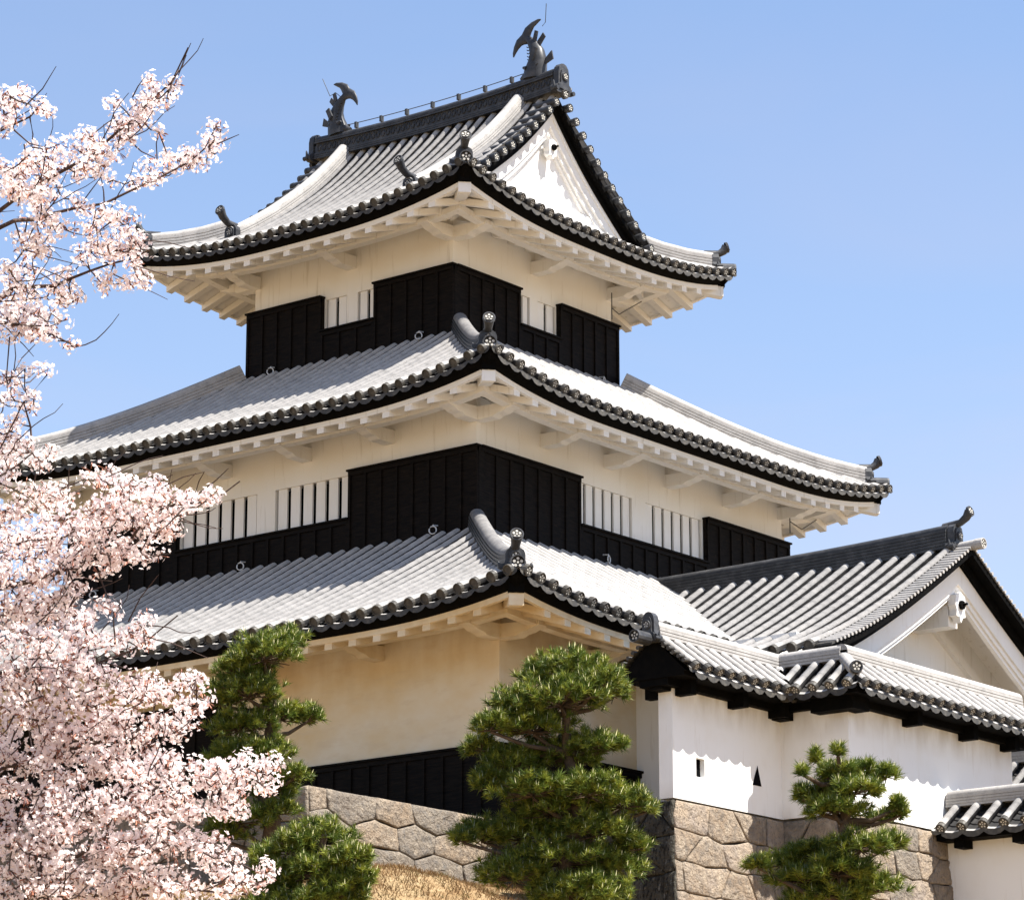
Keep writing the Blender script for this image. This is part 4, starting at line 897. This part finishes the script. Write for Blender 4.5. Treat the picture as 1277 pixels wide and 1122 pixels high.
# clusters: blobs (px, py, rx, ry, count)
blobs = [(205, 108, 20, 22, 9), (160, 138, 26, 22, 16), (185, 125, 16, 16, 7), (118, 185, 34, 22, 22), (150, 165, 16, 18, 8), (65, 205, 46, 26, 34), (30, 230, 42, 22, 26), (5, 225, 22, 20, 10), (60, 250, 40, 14, 14),
 (245, 195, 24, 16, 14), (268, 168, 10, 20, 8), (205, 210, 28, 14, 14), (180, 228, 18, 12, 5), (132, 218, 16, 14, 6), (198, 168, 5, 5, 1), (150, 272, 20, 14, 8), (105, 272, 42, 14, 14), (48, 285, 30, 22, 14), (35, 310, 24, 16, 9),
 (160, 308, 32, 22, 22), (118, 315, 26, 16, 14), (165, 345, 22, 14, 9), (130, 350, 16, 12, 6), (20, 300, 16, 8, 3), (75, 345, 18, 12, 5), (88, 365, 16, 10, 5), (20, 350, 30, 24, 18), (40, 385, 44, 22, 26), (15, 405, 30, 18, 16), (60, 410, 26, 14, 9), (88, 430, 8, 7, 2), (62, 372, 26, 14, 9),
 (15, 130, 26, 18, 18), (8, 150, 14, 14, 6), (56, 132, 7, 8, 3), (35, 195, 10, 6, 1),
 (10, 480, 18, 14, 6), (45, 462, 20, 8, 3), (20, 500, 28, 14, 9), (10, 530, 26, 14, 10), (30, 570, 34, 22, 18), (8, 560, 16, 20, 8), (5, 600, 14, 14, 5),
 (130, 595, 24, 14, 8), (150, 625, 30, 24, 20), (80, 620, 18, 14, 8), (45, 615, 22, 14, 7), (120, 650, 40, 28, 34), (190, 605, 14, 10, 5), (190, 622, 20, 16, 12), (215, 630, 20, 14, 9), (185, 655, 34, 14, 18), (165, 690, 34, 14, 14), (205, 655, 20, 10, 7), (240, 625, 26, 8, 6), (266, 622, 14, 7, 3), (150, 702, 20, 8, 4),
 (40, 650, 46, 30, 38), (80, 680, 50, 26, 34), (20, 700, 36, 34, 34), (55, 730, 34, 26, 24), (15, 760, 30, 30, 26), (50, 775, 40, 22, 22), (90, 775, 26, 16, 9), (72, 757, 12, 12, 4), (92, 738, 13, 10, 4), (110, 700, 30, 16, 12), (130, 760, 20, 10, 5),
 (20, 820, 44, 34, 38), (75, 825, 44, 26, 28), (120, 800, 30, 20, 14), (160, 800, 26, 14, 10), (180, 775, 10, 8, 3), (120, 850, 46, 24, 28), (170, 860, 34, 20, 16), (215, 860, 26, 16, 10), (245, 855, 10, 10, 3), (40, 870, 60, 28, 44), (100, 900, 60, 26, 40), (165, 905, 44, 22, 24), (215, 900, 34, 18, 14), (250, 885, 20, 14, 5),
 (30, 930, 50, 30, 40), (90, 950, 54, 26, 40), (150, 945, 44, 24, 28), (200, 960, 44, 22, 26), (250, 965, 38, 18, 20), (300, 955, 32, 14, 14), (340, 958, 20, 9, 6), (310, 975, 34, 12, 9), (285, 1000, 26, 14, 8),
 (30, 990, 50, 30, 40), (90, 1010, 54, 28, 44), (150, 1000, 44, 24, 30), (205, 1010, 40, 24, 26), (250, 1010, 30, 16, 12), (30, 1050, 50, 30, 40), (90, 1060, 54, 28, 42), (150, 1055, 50, 28, 36), (210, 1060, 44, 24, 24), (255, 1050, 26, 16, 10), (280, 1075, 24, 14, 7),
 (40, 1105, 60, 26, 42), (110, 1110, 54, 24, 36), (175, 1105, 50, 22, 28), (235, 1105, 44, 20, 18), (290, 1100, 34, 16, 12), (325, 1088, 14, 14, 5), (-60, 900, 60, 120, 60), (-50, 650, 50, 80, 30), (-50, 280, 45, 70, 22)]
NP = np.array([n_[0] for n_ in nodes]); _v = NP-CC; NX = IW/2+CF*(_v@VR)/(_v@VF); NY = IH/2-CF*(_v@VU)/(_v@VF)
cent = []
for (px, py, rx, ry, n) in blobs:
    for _ in range(int(n*(.78 if py < 560 else .95))+1):
        a = rn.uniform(0, 6.283); q = rn.uniform(0, 1)**.5
        x, y = px+rx*q*math.cos(a), py+ry*q*math.sin(a)
        near = NP[int(np.argmin((NX-x)**2+(NY-y)**2))]
        dep = float((near-CC)@VF)+rn.normal(0, .22); cent.append(at(x, y, dep))
# twigs link each cluster to the growing tree, nearest first
allP = np.array([n_[0] for n_ in nodes]); order = sorted(range(len(cent)), key=lambda i: np.min(np.linalg.norm(allP-cent[i], axis=1)))
gp = list(allP); gpa = np.array(gp)
for i in order:
    c = cent[i]; d = np.linalg.norm(gpa-c, axis=1); k = int(np.argmin(d)); a = gpa[k]
    if d[k] < .02: continue
    n = max(2, int(d[k]/.08)); P = [a+(c-a)*j/n+(rn.normal(0, .008, 3) if 0 < j < n else 0)+np.array([0, 0, -.02*math.sin(math.pi*j/n)]) for j in range(n+1)]
    tubes.append((P, [.0055-.003*j/n for j in range(n+1)])); gpa = np.vstack([gpa, np.array(P[1:])])
for _ in range(150):
    k = int(rn.integers(0, len(gpa))); a = gpa[k]; P = [a]; v = VR*rn.uniform(.2, 1)+VU*rn.uniform(-.3, 1)+VF*rn.normal(0, .3); v /= np.linalg.norm(v)
    if ((a-CC)@VR)/((a-CC)@VF)*CF+IW/2 > 215: continue
    for j in range(5): v = v+rn.normal(0, .16, 3); v /= np.linalg.norm(v); P.append(P[-1]+v*.075)
    tubes.append((P, [.0042, .0038, .0034, .003, .0024, .0018]))
# bare upright twigs
for (a, b, c) in [((32, 132), (53, 111), (70, 83)), ((225, 87), (230, 72), (238, 54)), ((165, 122), (172, 108), (180, 97)), ((196, 200), (195, 180), (197, 166)), ((270, 180), (284, 174), (298, 168)), ((30, 180), (32, 192), (28, 205)), ((12, 420), (8, 470), (10, 490)),
                  ((160, 775), (175, 745), (198, 716)), ((145, 760), (150, 752), (146, 748)), ((241, 625), (248, 600), (255, 588)), ((248, 615), (268, 600), (285, 584)), ((49, 592), (50, 575), (46, 570)), ((85, 610), (86, 588), (87, 583)), ((180, 660), (200, 600), (215, 592)), ((0, 560), (30, 500), (40, 500))]:
    tubes.append(([at(*a, 18.4), at(*b, 18.4), at(*c, 18.35)], [.0045, .0035, .002]))
ct = at(-420, 1500, 19.5); gz = ground(ct[0], ct[1]); ctree = thing('cherry_tree', (ct[0], ct[1], gz), 'cherry tree in full pale pink blossom reaching in from the left edge', 'cherry tree')
mb = MB(); mb.tube([(ct[0], ct[1], gz-.1), (ct[0]+.03, ct[1], (gz+ct[2])/2), tuple(ct)], [.16, .13, .105], 10); mb.build('trunk', CBARK, ctree)
mb = MB()
for P, rad in tubes: mb.tube(P, rad, 5 if max(rad) < .01 else 8, 0, True, False)
mb.build('boughs', CBARK, ctree)
# flowers
cent = np.array(cent); FP, FD = [], []
for c in cent:
    k = int(rn.integers(12, 24)); v = rn.normal(size=(k, 3)); v /= np.linalg.norm(v, axis=1)[:, None]
    FP.append(c+v*rn.uniform(.030, .070, (k, 1))*np.array([1.05, 1.05, .9])); FD.append(v+rn.normal(0, .22, (k, 3)))
FP = np.concatenate(FP); FD = np.concatenate(FD); FD /= np.linalg.norm(FD, axis=1)[:, None]; M = len(FP)
e1 = np.cross(FD, rn.normal(size=(M, 3))); e1 /= np.linalg.norm(e1, axis=1)[:, None]; e2 = np.cross(FD, e1)
R0 = rn.uniform(.0118, .0160, M); cup = rn.uniform(.10, .55, M); Vs, Fs = [], []
vidx = 0
for k in range(5):
    a0 = 2*math.pi*k/5
    def rad_pt(rr, an, up): return FP+(e1*math.cos(an)+e2*math.sin(an))*(R0*rr)[:, None]+FD*(R0*cup*up)[:, None]
    pts = [rad_pt(.0, a0, 0), rad_pt(.62, a0-.60, .30), rad_pt(1.0, a0-.26, .62), rad_pt(.90, a0, .55), rad_pt(1.0, a0+.26, .62), rad_pt(.62, a0+.60, .30)]
    b = len(Vs)*M; Vs += pts; i = np.arange(M)
    for (p, q, r) in ((0, 1, 2), (0, 2, 3), (0, 3, 4), (0, 4, 5)): Fs.append(np.stack([b+p*M+i, b+q*M+i, b+r*M+i], 1))
V = np.concatenate(Vs); F = np.concatenate(Fs); np_obj('blossoms', V, F, [PETAL], None, ctree)
# calyces, buds and stalks (small red-brown darts)
K = len(cent)*5; ci = rn.integers(0, len(cent), K); v = rn.normal(size=(K, 3)); v[:, 2] -= .3; v /= np.linalg.norm(v, axis=1)[:, None]
p0 = cent[ci]+v*.004; ln = rn.uniform(.03, .066, K); tip = p0+v*ln[:, None]; s1 = np.cross(v, rn.normal(size=(K, 3))); s1 /= np.linalg.norm(s1, axis=1)[:, None]; s2 = np.cross(v, s1); rb = rn.uniform(.0035, .0065, K)[:, None]
md = p0+v*(ln*.72)[:, None]; V = np.concatenate([p0, md+s1*rb, md+(-.5*s1+.87*s2)*rb, md+(-.5*s1-.87*s2)*rb, tip]); i = np.arange(K)
F = np.concatenate([np.stack([a*K+i, b*K+i, c*K+i], 1) for a, b, c in ((0, 1, 2), (0, 2, 3), (0, 3, 1), (4, 1, 2), (4, 2, 3), (4, 3, 1))])
np_obj('buds', V, F, [CALYX], None, ctree)
